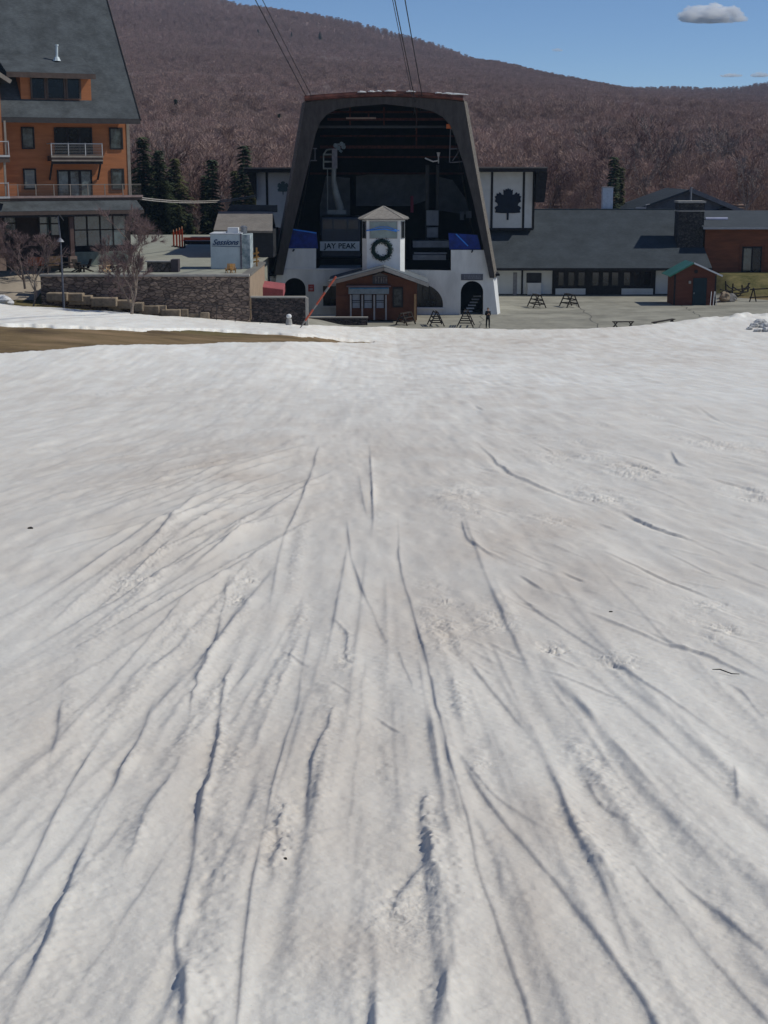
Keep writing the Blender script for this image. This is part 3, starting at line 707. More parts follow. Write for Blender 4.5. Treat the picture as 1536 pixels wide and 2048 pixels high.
# dark rooms behind the openings
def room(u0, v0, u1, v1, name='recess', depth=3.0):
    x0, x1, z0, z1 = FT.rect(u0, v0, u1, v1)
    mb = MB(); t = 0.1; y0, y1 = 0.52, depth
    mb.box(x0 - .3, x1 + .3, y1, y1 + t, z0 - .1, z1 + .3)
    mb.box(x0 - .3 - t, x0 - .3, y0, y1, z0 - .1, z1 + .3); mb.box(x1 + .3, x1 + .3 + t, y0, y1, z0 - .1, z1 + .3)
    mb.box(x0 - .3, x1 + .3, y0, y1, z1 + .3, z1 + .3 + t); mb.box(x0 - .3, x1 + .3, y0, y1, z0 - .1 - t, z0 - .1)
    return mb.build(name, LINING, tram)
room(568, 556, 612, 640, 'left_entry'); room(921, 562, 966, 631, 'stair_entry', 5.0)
for nm, hole, bars in (('window', quarter, 3), ('window', holes[3], 2)):
    xs = [p[0] for p in hole]; zs = [p[1] for p in hole]
    g = MB(); g.box(min(xs) - .05, max(xs) + .05, 0.40, 0.43, min(zs) - .05, max(zs) + .05); wn = g.build('window', GLASS, tram)
    f = MB()
    for i in range(1, bars + 1):
        xx = min(xs) + (max(xs) - min(xs)) * i / (bars + 1); f.box(xx - .04, xx + .04, 0.34, 0.39, min(zs), max(zs))
    f.box(min(xs), max(xs), 0.33, 0.395, min(zs) - .08, min(zs) + .08); f.build('frame', TIMBER, wn)
    f = MB(); f.box(min(xs) - .1, max(xs) + .1, -0.12, -0.004, min(zs) - .16, min(zs) - .02); f.build('sill', WPAINT, wn)
# stair in the right arch, treads coloured pale for the sunlight on them
for i in range(6):
    x0, x1, z0, z1 = FT.rect(929 + i * 3.6, 622 - i * 6.0, 945 + i * 3.4, 624 - i * 6.0, 1.2 + i * .5)
    mb = MB(); mb.box(x0, x1, 1.2 + i * .5, 1.55 + i * .5, z0, z1 + .02); mb.build('lit_stair_tread', WPAINT, tram)
# portal frame
po = [(549, 550), (580, 385), (611, 204), (650, 199), (700, 196), (768, 193.5), (830, 195), (880, 198), (928, 203), (950, 330), (968, 430), (989, 556),
      (980, 556), (966, 490), (946, 400), (928, 330), (909, 272), (900, 250), (886, 234), (866, 223), (835, 215), (768, 208), (705, 213), (672, 219), (652, 230), (640, 244), (631, 268), (617, 330), (600, 400), (578, 490), (566, 550)]
portal = link('portal', plate_mesh(FT.poly(po, -0.6), [], 0.55), PORTAL, tram); portal.location = (0, -0.6, 0)
# shell behind the portal flares outwards and runs back
side_l = FT.poly([(549, 556), (580, 385), (611, 202)], -0.1); side_r = FT.poly([(928, 201), (950, 330), (968, 430), (990, 556)], -0.1)
topc = FT.poly([(650, 197.5), (700, 194.5), (768, 192), (830, 193.5), (880, 196.5)], -0.1)
ring = [(p[0], p[1]) for p in side_l + topc + side_r]

def loft(mb, rings):
    n = len(rings[0][1]); vs = []
    for y, rg in rings: vs += [(x, y, z) for x, z in rg]
    fs = []
    for k in range(len(rings) - 1):
        for i in range(n - 1): fs.append((k * n + i, k * n + i + 1, (k + 1) * n + i + 1, (k + 1) * n + i))
    mb.add(vs, fs)
def grow(rg, k, up=0.0): return [(x + k * (1 if x > 0.3 else -1) * (0 if abs(x) < 4 else 1), z + up) for x, z in rg]
mb = MB(); loft(mb, [(-0.04, ring), (1.2, grow(ring, 0.25)), (5.0, grow(ring, 0.6)), (26.0, grow(ring, 0.6)), (26.0, grow(ring, -0.2, -.4)), (5.0, grow(ring, 0.3, -.5)), (-0.03, grow(ring, -0.14, -.12))])
shell = mb.build('side_wall', SHAKE, tram)
mb = MB(); xb_ = ring[-1][0]; zb2 = ring[-1][1]
mb.box(xb_ - .5, xb_ + .5, 2.2, 26, -.2, zb2 + .1); mb.build('side_base', WHITE, tram); mb = MB(); mb.box(ring[0][0] - .5, ring[0][0] + .5, .6, 26, -.2, ring[0][1] + .1); mb.build('side_base', WHITE, tram)
# roof edge: rusty fascia along the top with patches of white
mb = MB()
tp = FT.poly([(609, 197), (650, 193.5), (700, 190), (768, 187.5), (830, 189), (880, 192), (926, 196)], -0.75)
mb.tube([(x, -0.75, z) for x, z in tp], 0.24, 8)
for i, (x, z) in enumerate(tp[:-1]):
    x2, z2 = tp[i + 1]; mb.quad((x, -0.9, z + .25), (x2, -0.9, z2 + .25), (x2 + 0, 24, z2 + .3), (x, 24, z + .3), 0.2)
roof = mb.build('roof', RROOF, tram)
rr = random.Random(4)
for i in range(12):
    u = rr.uniform(700, 922); L_ = rr.uniform(.4, 1.5)
    vt = np.interp(u, [609, 650, 700, 768, 830, 880, 926], [197, 193.5, 190, 187.5, 189, 192, 196]) - 5
    x, z = FT.loc(u, vt, -0.8); mb = MB(); mb.tube([(x, -0.95, z), (x + L_ * .3, -0.98, z + .05), (x + L_ * .7, -.97, z + .03), (x + L_, -0.95, z)], [.03, rr.uniform(.05, .1), rr.uniform(.04, .09), .03], 6); mb.build('snow_patch', WPAINT, roof)
# inside: a lining added to darken the bay by its colour
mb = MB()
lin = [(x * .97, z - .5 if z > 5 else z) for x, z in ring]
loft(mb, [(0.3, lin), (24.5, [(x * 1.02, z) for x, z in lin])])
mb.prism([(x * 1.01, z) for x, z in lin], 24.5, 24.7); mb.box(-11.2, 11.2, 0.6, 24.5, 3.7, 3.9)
mb.build('shade_lining', LINING, tram)
mb = MB()
PANEL = mat('dim_panel', (0.2, 0.225, 0.25), 0.8, 0.2, 0.8)
poly = FT.poly([(712, 412), (712, 352), (770, 345), (838, 346), (855, 350), (855, 400), (820, 412)], 20); mb.prism(poly, 20, 20.3)
poly = FT.poly([(872, 352), (905, 360), (930, 395), (940, 430), (872, 420)], 20); mb.prism(poly, 20, 20.3)
poly = FT.poly([(640, 470), (640, 410), (652, 352), (700, 356), (700, 470)], 20); mb.prism(poly, 20, 20.3)
mb.build('back_panel', PANEL, tram)
for (u0, u1, v, h, dd, mm) in [(655, 905, 236, 5, 4, REDST), (632, 912, 251, 5, 3, DMETAL), (640, 915, 291, 6, 9, REDST), (640, 915, 312, 4, 12, REDST), (655, 890, 222, 4, 8, REDST), (640, 915, 270, 4, 14, REDST), (620, 935, 345, 4, 18, REDST)]:
    mb = MB(); FT.box(mb, u0, v, u1, v + h, dd, dd + .35); mb.build('truss_beam', mm, tram)
for (u, v0, v1, dd) in [(737, 222, 236, 5), (833, 214, 290, 6), (768, 214, 250, 5), (700, 214, 250, 5)]:
    mb = MB(); FT.box(mb, u - 1.5, v0, u + 1.5, v1, dd, dd + .2); mb.build('truss_post', REDST, tram)
mb = MB(); FT.box(mb, 692, 234.5, 752, 238, 3.2, 3.5); mb.build('light_batten', mat('dull_batten', (0.28, 0.2, 0.18)), tram)
# counterweight columns and platforms of the empty right bay
GREYD = mat('dim_grey_paint', (0.3, 0.33, 0.36), 0.7, 0.15, 1.5)
mb = MB(); FT.box(mb, 853, 421, 877, 451, 8, 9); FT.box(mb, 854, 455, 876, 475, 8, 9); mb.build('machinery_cabinet', GREYD, tram)
mb = MB(); FT.box(mb, 851, 330, 858, 480, 9.2, 9.7); FT.box(mb, 872, 330, 878, 480, 9.2, 9.7); mb.build('column', DMETAL, tram)
mb = MB(); FT.box(mb, 826, 482, 900, 495, 6, 8); FT.box(mb, 828, 505, 894, 508, 4, 4.4); FT.box(mb, 826, 510, 892, 520, 3.6, 5.5); mb.build('boarding_platform', GREYD, tram)
mb = MB(); FT.box(mb, 920, 423, 928, 440, 14, 14.2); FT.box(mb, 932, 422, 943, 436, 14, 14.2); mb.build('inner_window', GREYD, tram)
mb = MB(); FT.box(mb, 821, 392, 827, 425, 10, 10.2); mb.build('red_post', mat('dim_red', (0.22, 0.03, 0.06)), tram)
mb = MB(); FT.box(mb, 636, 537, 720, 541, .7, 6); mb.build('dock_floor', GREYD, tram)
# blue mats on the dock walls
for pts, pe in (([(573, 497), (581, 458), (633, 466), (636, 497)], ((581, 458), (633, 466))), ([(899, 499), (897, 466), (955, 470), (962, 499)], ((912, 468), (936, 492)))):
    mb = MB(); mb.prism(FT.poly(pts, .15), .15, .45); bp = mb.build('blue_mat', BLUE, tram)
    mb = MB(); mb.beam(FT.p3(*pe[0], .08), FT.p3(*pe[1], .08), .12, .12); mb.build('piping', BLUE2, bp)
# service ladders on the inner sides
mb = MB()
for v in (245, 258): mb.beam(FT.p3(900, v, -.2), FT.p3(912, v, -.2), .1, .1)
mb.tube([FT.p3(901, 258, -.2), FT.p3(899, 325, -.2)], .05); mb.tube([FT.p3(899, 298, -.2), FT.p3(922, 297, -.2)], .05); mb.tube([FT.p3(900, 325, -.2), FT.p3(926, 323, -.2)], .05)
mb.tube([FT.p3(905, 322, -.2), FT.p3(920, 299, -.2)], .04); mb.build('service_ladder', mat('dim_steel', (0.12, 0.12, 0.13)), tram)
mb = MB(); FT.box(mb, 893, 248, 912, 257, -.5, .1); mb.build('orange_box', mat('orange_box', (0.5, .12, .03)), tram)
mb = MB(); mb.tube([FT.p3(606, 297, -.2), FT.p3(634, 297, -.2)], .05); mb.tube([FT.p3(606, 321, -.2), FT.p3(634, 321, -.2)], .05); mb.tube([FT.p3(630, 297, -.2), FT.p3(630, 321, -.2)], .04)
mb.build('side_rail', MATS['dim_steel'], tram)
mb = MB(); x, z = FT.loc(877, 308, 4); mb.tube([(x, 4, z - .9), (x, 4, z - .3), (x, 4, z + .15)], [.05, .06, .18]); mb.tube([FT.p3(850, 316, 4), FT.p3(866, 323, 4), FT.p3(877, 321, 4)], .07); mb.build('floodlight', mat('lamp_white', (0.6, 0.6, 0.6)), tram)
# signs on the stucco
def board(F_, parent, u0, v0, u1, v1, d, m, th=0.06, name='sign'):
    mb = MB(); F_.box(mb, u0, v0, u1, v1, d - th, d); return mb.build(name, m, parent)
sg = board(FT, tram, 922, 548, 966, 560.5, -.01, mat('grey_sign', (0.13, 0.135, 0.16), 0.7), name='sign')
mb = MB(); rr = random.Random(3)
for row in range(2):
    u = 928
    while u < 960: 
        w_ = rr.uniform(1.5, 3.5); FT.box(mb, u, 551 + row * 4, u + w_, 553.2 + row * 4, -.085, -.075); u += w_ + 1.1
mb.build('lettering', mat('dim_letters', (0.26, 0.27, 0.3)), sg)
sg = board(FT, tram, 616.5, 569, 628, 583, -.01, RED, name='red_sign')
mb = MB(); FT.box(mb, 619, 572, 625.5, 573.4, -.085, -.075); FT.box(mb, 619, 576, 625.5, 580.5, -.085, -.075); mb.build('symbol', mat('sign_pink', (0.5, 0.28, 0.27)), sg)
for u, v in ((588, 500), (945, 502)):
    mb = MB(); x, z = FT.loc(u, v, -.1); mb.tube([(x, 0, z), (x, -.25, z + .05), (x - .1, -.4, z - .1)], .07); mb.build('wall_lamp', DMETAL, tram)
# ---- wings with timber framing and the leaf emblem
def leaf_poly(cx, cz, h):
    half_ = [(0, 1.0), (.03, .955), (.075, .975), (.095, .925), (.155, .95), (.145, .79), (.20, .80), (.235, .845), (.275, .875), (.30, .82), (.365, .835), (.37, .755), (.425, .74), (.395, .66), (.42, .58), (.345, .53), (.315, .46), (.375, .43), (.425, .385), (.385, .31), (.405, .235), (.2, .215), (.035, .215), (.03, .0)]
    pts = [(cx + x * h, cz + z * h) for x, z in half_] + [(cx - x * h, cz + z * h) for x, z in half_[::-1] if x > 0]
    return pts
yr = 27.6
wing = None
def wing_build(u0, u1, vt, vb, posts, uo0, uo1):
    x0, x1, z0, z1 = FT.rect(u0, vt, u1, vb, yr)
    mb = MB(); mb.box(x0, x1, yr, yr + 9, z0, z1); wg = mb.build('wing', WHITE2, tram)
    mb = MB()
    for u in posts:
        xx, _ = FT.loc(u, (vt + vb) / 2, yr); mb.box(xx - .13, xx + .13, yr - .06, yr - .005, z0 + .02, z1)
    mb.box(x0, x1, yr - .09, yr - .062, z0 - .15, z0 + .12); mb.build('timber', TIMBER, wg)
    xo0 = FT.loc(uo0, vt, yr - 1)[0]; xo1 = FT.loc(uo1, vt, yr - 1)[0]
    mb = MB(); mb.box(xo0, xo1, yr - 1.6, yr + 9.5, z1 + .02, z1 + .42); ro = mb.build('flat_roof', TIMBER, wg)
    mb = MB(); mb.box(xo0 - .05, xo1 + .05, yr - 1.7, yr - 1.4, z1 + .43, z1 + .56); mb.build('roof_edge', TRIML, ro)
    return wg, (x0, x1, z0, z1)
wg, bb = wing_build(955, 1068, 344, 458, [983.5, 1047, 1067], 950, 1093)
cx = (FT.loc(1015.5, 420, yr)[0]); zb = FT.loc(1015, 440, yr)[1]; zt = FT.loc(1015, 376, yr)[1]
me = plate_mesh(leaf_poly(cx, zb, zt - zb), [], .05); o = link('leaf_emblem', me, LEAFB, wg); o.location = (0, yr - .07, 0)
mb = MB(); x0 = FT.loc(1070, 400, yr)[0]; x1 = FT.loc(1092, 400, yr)[0]
mb.prism([(x0 + .02, bb[3]), (x1, bb[3]), (x1 - .3, bb[2] + 3.0), (x0 + .02, bb[2] + 3.0)], yr - 1.2, yr + 8); mb.build('side_soffit', TIMBER, wg)
wg, bb = wing_build(513, 620, 345, 480, [534.5], 489, 620)
cx = FT.loc(566, 380, yr)[0]; zb = FT.loc(566, 389, yr)[1]; zt = FT.loc(566, 362, yr)[1]
me = plate_mesh(leaf_poly(cx, zb, zt - zb), [], .05); o = link('leaf_emblem', me, LEAFG, wg); o.location = (0, yr - .07, 0)
mb = MB(); xa = FT.loc(495, 350, yr)[0]; xb = FT.loc(512.5, 350, yr)[0]
mb.prism([(xa, bb[3]), (xb, bb[3]), (xb, bb[3] - 3.0)], yr - .5, yr + 6); mb.build('roof_brace', TIMBER, wg)
mb = MB(); FT.box(mb, 528, 460, 560, 535, 10, 16); mb.build('brown_annex', mat('annex_red_brown', (0.13, 0.06, 0.045), .85, .15, 1), tram)

# ---- control booth
yb = 143.0; cb = pt(767, 520, yb); zb = pt(767, 534, yb).z; zw = pt(767, 438, yb).z; za = pt(767, 412.5, yb).z
booth = empty('control_booth', (cb.x, yb, zb), 0, 'white octagonal lookout booth with a shingled pointed roof above the entrance', 'booth')
def octo(r, z, n=8, ph=0):
    k_ = r / 1.98
    return [(x * k_, y * k_, z) for x, y in ((1.98, -1.35), (1.98, 1.35), (1.55, 1.9), (-1.55, 1.9), (-1.98, 1.35), (-1.98, -1.35), (-1.55, -1.9), (1.55, -1.9))]
H = zw - zb
mb = MB(); vs = octo(1.98, -.8) + octo(1.98, H); mb.add(vs, [(k, (k + 1) % 8, 8 + (k + 1) % 8, 8 + k) for k in range(8)] + [tuple(range(8, 16)), tuple(range(7, -1, -1))])
mb.build('wall', mat('booth_white', (0.8, 0.81, 0.78), .8, .06, 1.5), booth)
BG = mat('booth_glass', (0.2, 0.3, 0.3), .15, .25, .9, spec=.8)
ap = 1.9
oc_ = octo(1.98, 0)
for k in (7 - 1, 7, 0, 5, 4):
    pa_ = Vector(oc_[k]); pb2 = Vector(oc_[(k + 1) % 8]); tx = (pb2 - pa_); wl_ = tx.length; tx.normalize(); nx = Vector((tx.y, -tx.x, 0))
    def fp(l, dz, out): q_ = pa_ + tx * l + nx * out; return (q_.x, q_.y, dz)
    m0 = .16 if wl_ < 1 else .26; l0_, l1_ = m0 * .5 if wl_ < 1 else m0, wl_ - (m0 * .5 if wl_ < 1 else m0); z0, z1 = H - 1.72, H - .14
    g = MB(); g.add([fp(l0_, z0, .03), fp(l1_, z0, .03), fp(l1_, z1, .03), fp(l0_, z1, .03), fp(l0_, z0, .005), fp(l1_, z0, .005), fp(l1_, z1, .005), fp(l0_, z1, .005)],
                    [(0, 1, 2, 3), (7, 6, 5, 4), (0, 4, 5, 1), (1, 5, 6, 2), (2, 6, 7, 3), (3, 7, 4, 0)])
    wn = g.build('window', BG if k in (6,) else GLASS, booth)
    f = MB()
    for a_, b_, q0, q1 in ((l0_, l1_, z0, z0 + .06), (l0_, l1_, z1 - .06, z1), (l0_, l0_ + .06, z0 + .06, z1 - .06), (l1_ - .06, l1_, z0 + .06, z1 - .06)):
        f.add([fp(a_, q0, .06), fp(b_, q0, .06), fp(b_, q1, .06), fp(a_, q1, .06)], [(0, 1, 2, 3)])
    f.build('frame', METAL, wn)
mb = MB(); n0 = octo(2.25, H - .02); n1 = octo(2.33, H + .10); mb.add(n0 + n1 + [(0, 0, za - zb)], [(k, (k + 1) % 8, 8 + (k + 1) % 8, 8 + k) for k in range(8)] + [(8 + k, 8 + (k + 1) % 8, 16) for k in range(8)] + [tuple(range(7, -1, -1))])
mb.build('roof', mat('booth_shingle', (0.37, 0.345, 0.31), .9, .15, 3, .02, 5.0, kind='shingle'), booth)
mb = MB()
for k in range(8): mb.beam(octo(2.36, H + .1)[k], (0, 0, za - zb + .03), .07, .05)
mb.build('hip_trim', CAPST, booth)
# wreath hung on the booth
yw = yb - ap - .12; pc = pt(763.5, 499.5, yw)
mb = MB(); rw = 20 / 3000 * 147
wr = random.Random(5)
for i in range(900):
    t = wr.uniform(0, 2 * math.pi); q = wr.gauss(0, .075); e_ = wr.gauss(0, .05); rr_ = rw - .17 + q * 1.5
    p = Vector((rr_ * math.cos(t), e_, rr_ * math.sin(t))); dv = Vector((wr.gauss(0, 1), wr.gauss(0, .5), wr.gauss(0, 1))).normalized() * .11
    s2 = Vector((-dv.z, 0, dv.x)).normalized() * .025
    mb.add([p - dv, p + s2, p + dv, p - s2], [(0, 1, 2, 3)])
core = [(math.cos(2 * math.pi * k / 28) * (rw - .17), 0, math.sin(2 * math.pi * k / 28) * (rw - .17)) for k in range(29)]
mb.tube(core, .15, 8, False)
o = mb.build('wreath', WREATH); o.location = pc
tag(o, 'round dark green wreath hung on the front of the white booth', 'wreath')
mb = MB(); pa = [pt(733, 461, yw - .1), pt(752, 459.5, yw - .18), pt(770, 458, yw - .2), pt(790, 462, yw - .15), pt(807, 467, yb - .4)]
mb.tube([p - pa[0] for p in pa], .06, 6); pb_ = [pt(733, 462, yw - .12), pt(757, 454, yw - .2), pt(775, 454, yw - .2), pt(799, 462, yw - .05)]
mb.tube([p - pa[0] for p in pb_], .035, 6); o = mb.build('ribbon', BLUE2); o.location = pa[0]; tag(o, 'bright blue ribbon strung across the booth window', 'ribbon')

# ---- ticket hut with gable roof
FH = Frame((pt(768, 630, 139.6).x, 139.6, 0))
hut = empty('ticket_hut', FH.P, 0, 'brown wooden ticket hut with a wide gable roof in front of the white stucco base', 'hut')
mb = MB(); e = FH.poly([(672, 640), (834, 640), (834, 566), (768, 545), (672, 566)]); mb.prism(e, 0, 6.3)
HW = mat('hut_red_wood', (0.14, 0.052, 0.028), .85, .15, 1.5, .01, 3.0, kind='siding')
mb.build('wall', HW, hut)
RT = mat('hut_roof_slate', (0.13, 0.15, 0.17), .8, .15, 1)
for s_, (ue, ve) in ((-1, (656, 563)), (1, (858, 566))):
    A = FH.p3(768, 533, -1.2); B = FH.p3(ue, ve, -1.2)
    mb = MB()
    Aa = Vector(A); Bb = Vector(B); bk = Vector((0, 7.2, 0.0))
    if s_ < 0: mb.quad(Bb, Aa, Aa + bk, Bb + bk, .2)
    else: mb.quad(Aa, Bb, Bb + bk, Aa + bk, .2)
    rf = mb.build('roof', RT, hut)
    mb = MB(); dn = Vector((0, 0, -.22)); mb.beam(Aa + dn + Vector((0, -.05, 0)), Bb + dn + Vector((0, -.05, 0)), .10, .30); mb.build('rake_board', CAPST if s_ > 0 else TRIML, rf)  # right board takes a paler colour for the sun on it
ga = board(FH, hut, 745, 552, 775, 568, -.02, mat('old_plaque', (0.07, 0.065, 0.075)), .08, 'gable_sign')
mb = MB()
mb.prism(FH.poly([(744, 552), (760, 545.5), (776, 552)], -.1), -.1, -.03); mb.build('pediment', mat('old_plaque2', (0.12, 0.11, 0.11)), ga)
mb = MB()
for u, q in ((752, 0), (757.5, 1), (763, 0), (768, 1), (772.5, 0)):
    FH.box(mb, u - 1, 554, u + .3, 566, -.13, -.115)
    if q: FH.box(mb, u - 1.6, 554, u + 1.8, 556, -.133, -.116)
    else: FH.box(mb, u - 1.6, 559, u + 1.8, 561, -.133, -.116)
mb.build('lettering', mat('plaque_letters', (0.22, 0.2, 0.2)), ga)
mb = MB(); FH.box(mb, 697, 575, 778, 588, -.5, -.02); cn = mb.build('canopy', mat('canopy_grey', (0.22, 0.27, 0.3)), hut)
mb = MB(); FH.box(mb, 699, 575.5, 777, 578, -.53, -.505); mb.build('blue_stripe', mat('canopy_blue', (.05, .16, .3)), cn)
mb = MB(); FH.box(mb, 693, 571.5, 782, 574, -.56, -.02); mb.build('canopy_top', mat('canopy_pink', (.2, .14, .16)), cn)
PALEW = mat('ticket_blind', (0.3, 0.34, 0.4), .7, .1, 3)
for u0 in (705, 729, 753):
    g = MB(); FH.box(g, u0, 589, u0 + 14.5, 616, -.06, -.015); wn = g.build('window', PALEW, hut)
    f = MB(); FH.box(f, u0 - 1.5, 600.5, u0 + 16, 602, -.09, -.065); FH.box(f, u0 - 1.5, 604, u0 + 16, 605, -.09, -.065); FH.box(f, u0 - 2.2, 588, u0 - .2, 617, -.1, -.065); FH.box(f, u0 + 14.7, 588, u0 + 16.7, 617, -.1, -.065)
    f.build('frame', TIMBER, wn)
for u in (701.5, 724.5, 748.5, 772):
    mb = MB(); x0, x1, z0, z1 = FH.rect(u - 1.6, 590, u + 1.6, 622, -.5); mb.box(x0, x1, -.55, -.42, 0.2, z1); mb.build('post', mat('grey_white_post', (.36, .36, .37)), hut)
pc_ = board(FH, hut, 785, 574, 806, 615, -.015, TIMBER, .1, 'poster_case')
mb = MB(); FH.box(mb, 788, 578, 803, 611, -.135, -.12); mb.build('poster', mat('dim_poster', (.07, .075, .07), .4, .5, 3), pc_)
x0, x1, z0, z1 = FH.rect(828, 588, 832.5, 634, -.5); mb = MB(); mb.box(x0, x1, -.75, -.5, 0, z1); mb.build('corner_post', WOODL, hut)
lo = board(FH, hut, 672, 592, 696, 640, -.02, HW, .1, 'side_panel')

# ---- the cabin docked in the left bay
FC = Frame((pt(680, 512, 151).x, 151, pt(680, 512, 151).z))
FCr = Frame((FC.P.x, 151, 0)); zoff = FC.P.z
cabin = empty('tram_cabin', FC.P, 0, 'dark docked cable car cabin with a white name board in the left bay', 'cable car')
def cbox(mb, u0, v0, u1, v1, d0, d1):
    x0, x1, z0, z1 = FCr.rect(u0, v0, u1, v1, d0); mb.box(x0, x1, d0, d1, z0 - zoff, z1 - zoff)
CABM = mat('cabin_body', (0.018, 0.035, 0.06), .45, .2, 1, spec=.5)
mb = MB(); cbox(mb, 641, 434, 721, 515, 0, 5.0); mb.build('body', CABM, cabin, bevel=.15)
for u0, u1 in ((646, 664), (668, 693), (697, 716)):
    mb = MB(); cbox(mb, u0, 440, u1, 458, -.04, -.004); wn = mb.build('window', mat('cabin_glass', (0.02, .03, .05), .2, .3, 1, spec=.4), cabin)
mb = MB(); cbox(mb, 640, 483, 719, 501.5, -.3, -.08); sb = mb.build('name_board', mat('name_board_white', (.8, .84, .8), .7, .08, 2), cabin)
x0, z0 = FCr.loc(680, 492.3, -.33); o = link('lettering', text_mesh("JAY PEAK", .72, .03, space=1.05), mat('dark_green_letters', (.03, .05, .05)), sb); o.location = (x0, -.33, z0 - zoff)
AR = mat('hanger_paint', (0.30, 0.33, 0.32), .6, .15, 1)
def cpt(u, v, d=2.0):
    x, z = FCr.loc(u, v, d); return Vector((x, d, z - zoff))
mb = MB(); mb.tube([cpt(681, 420), cpt(671, 385), cpt(667, 360), cpt(668, 336)], [.42, .36, .26, .24], 10)
mb.box(cpt(655, 400).x, cpt(692, 400).x, 1.4, 2.8, cpt(660, 428).z, cpt(660, 420).z); arm = mb.build('hanger_arm', AR, cabin)
mb = MB(); x0, x1 = cpt(664, 320).x, cpt(674.5, 320).x; mb.box(x0, x1, 1.7, 2.4, cpt(664, 337).z, cpt(664, 297).z); mb.build('hanger_head', mat('hanger_violet', (.27, .27, .31)), cabin)
mb = MB()
for v in (309, 323.5, 337): mb.tube([cpt(646, v), cpt(664, v)], .09)
mb.tube([cpt(647, 309), cpt(647, 337)], .07); mb.tube([cpt(647, 309), cpt(653, 300), cpt(664, 298)], .08)
mb.tube([cpt(655, 336), cpt(655, 420)], .05); mb.build('ladder_cage', AR, cabin)
mb = MB()
for u, v in ((671, 291), (683, 288), (687, 294), (677, 296)): mb.tube([cpt(u, v, 1.8), cpt(u, v, 2.3)], .22, 12)
mb.box(cpt(668, 290).x, cpt(690, 290).x, 1.95, 2.15, cpt(660, 291).z, cpt(660, 287).z); mb.tube([cpt(679, 300), cpt(684, 304)], .12)
mb.build('carriage', mat('pale_blue_steel', (.2, .27, .32), .4, .2, 3), cabin)

# ---- the haul and track ropes that climb away over the slope
def rope(u, v, du, name_lab, r_=.035):
    p0 = pt(u, v, 146); pts = []
    for k in range(0, 21):
        s_ = k / 20 * 190; pts.append(Vector((-0.066 * s_ * du, -s_, .17 * s_ + .00012 * s_ * s_)))
    mb = MB(); mb.tube([(0, 8, -.8)] + pts, r_, 6); o = mb.build('cable', mat('steel_rope', (.03, .03, .035), .5), None); o.location = p0
    tag(o, name_lab, 'cable', 'ropes leaving the tram station'); return o
rope(612, 192, 1.0, 'leftmost thick steel rope rising from the left end of the station roof', .04)
rope(625, 196, 1.0, 'second rope from the left, just right of the roof corner', .03)
rope(831, 205, 1.0, 'left rope of the close pair that rises over the right half of the station', .04)
rope(834, 240, 0.985, 'thin middle rope of the three above the right half of the station', .025)
rope(845, 196, 1.0, 'rightmost steel rope above the station roof', .04)
# ================================================================== LODGE WITH THE LONG GREY ROOF
FL = Frame((0, 169, 0))
lodge = empty('base_lodge', (0, 169, 0), 0, 'long low lodge with a big grey shingle roof, dark window band and stone chimney', 'lodge')
xl0, xl1, _, _ = FL.rect(965, 540, 1336, 592)
zE = FL.loc(1200, 536, -2)[1]; zR = FL.loc(1200, 418.5, 10)[1]
mb = MB(); mb.box(xl0, xl1, 0, 9, -.2, zE + .5); wl = mb.build('wall', WHITE2, lodge)
xr0 = FL.loc(940, 470, 3)[0]; xr1 = FL.loc(1413, 500, 0)[0]
mb = MB(); mb.quad((xr0, -2, zE), (xr1 + .3, -2, zE), (xr1 - .2, 10, zR), (xr0, 10, zR), .3); mb.quad((xr0, 10, zR), (xr1 - .2, 10, zR), (xr1 - .2, 24, 1.5), (xr0, 24, 1.5), .3)
lr = mb.build('roof', ASPH, lodge)
mb = MB(); mb.box(xr0, xr1 + .3, -2.12, -1.99, zE - .28, zE - .02); mb.build('fascia', TIMBER, lr)
mb = MB(); mb.box(xr0, xr1 - .2, 9.85, 10.15, zR - .02, zR + .06); mb.build('ridge_cap', mat('ridge_cap_grey', (.1, .12, .13)), lr)
def fb(name, u0, v0, u1, v1, d0, d1, m, par=None):
    mb = MB(); FL.box(mb, u0, v0, u1, v1, d0, d1); return mb.build(name, m, par or lodge)
wbnd = fb('window_band', 1108, 535, 1311, 593, -.12, -.01, TIMBER)
for i, (u0, u1) in enumerate(((1117, 1127), (1137, 1148), (1157, 1169), (1185, 1197), (1206, 1217), (1224, 1236), (1248, 1260), (1269, 1281), (1289, 1302))):
    fb('pane', u0, 545, u1, 571, -.15, -.125, mat('dim_pane', (.025, .03, .04), .1, .5, 1, spec=.8), wbnd)
fb('white_panel', 1111, 577, 1171, 589, -.2, -.125, WHITE2, wbnd); fb('white_panel', 1243, 577, 1306, 589, -.2, -.125, WHITE2, wbnd)
for u in (1044, 1106): fb('post', u - 1.5, 536, u + 2, 592, -.1, -.01, TIMBER)
fb('base_board', 968, 588, 1336, 593, -.06, -.005, TIMBER)
so = fb('serving_window', 1053, 546, 1083, 565.5, -.09, -.01, DMETAL); fb('counter_front', 1055, 566, 1082, 589, -.5, -.02, WPAINT, so)
fb('notice_panel', 1026, 545, 1034, 590, -.07, -.01, mat('grey_notice', (.3, .3, .32)), lodge)
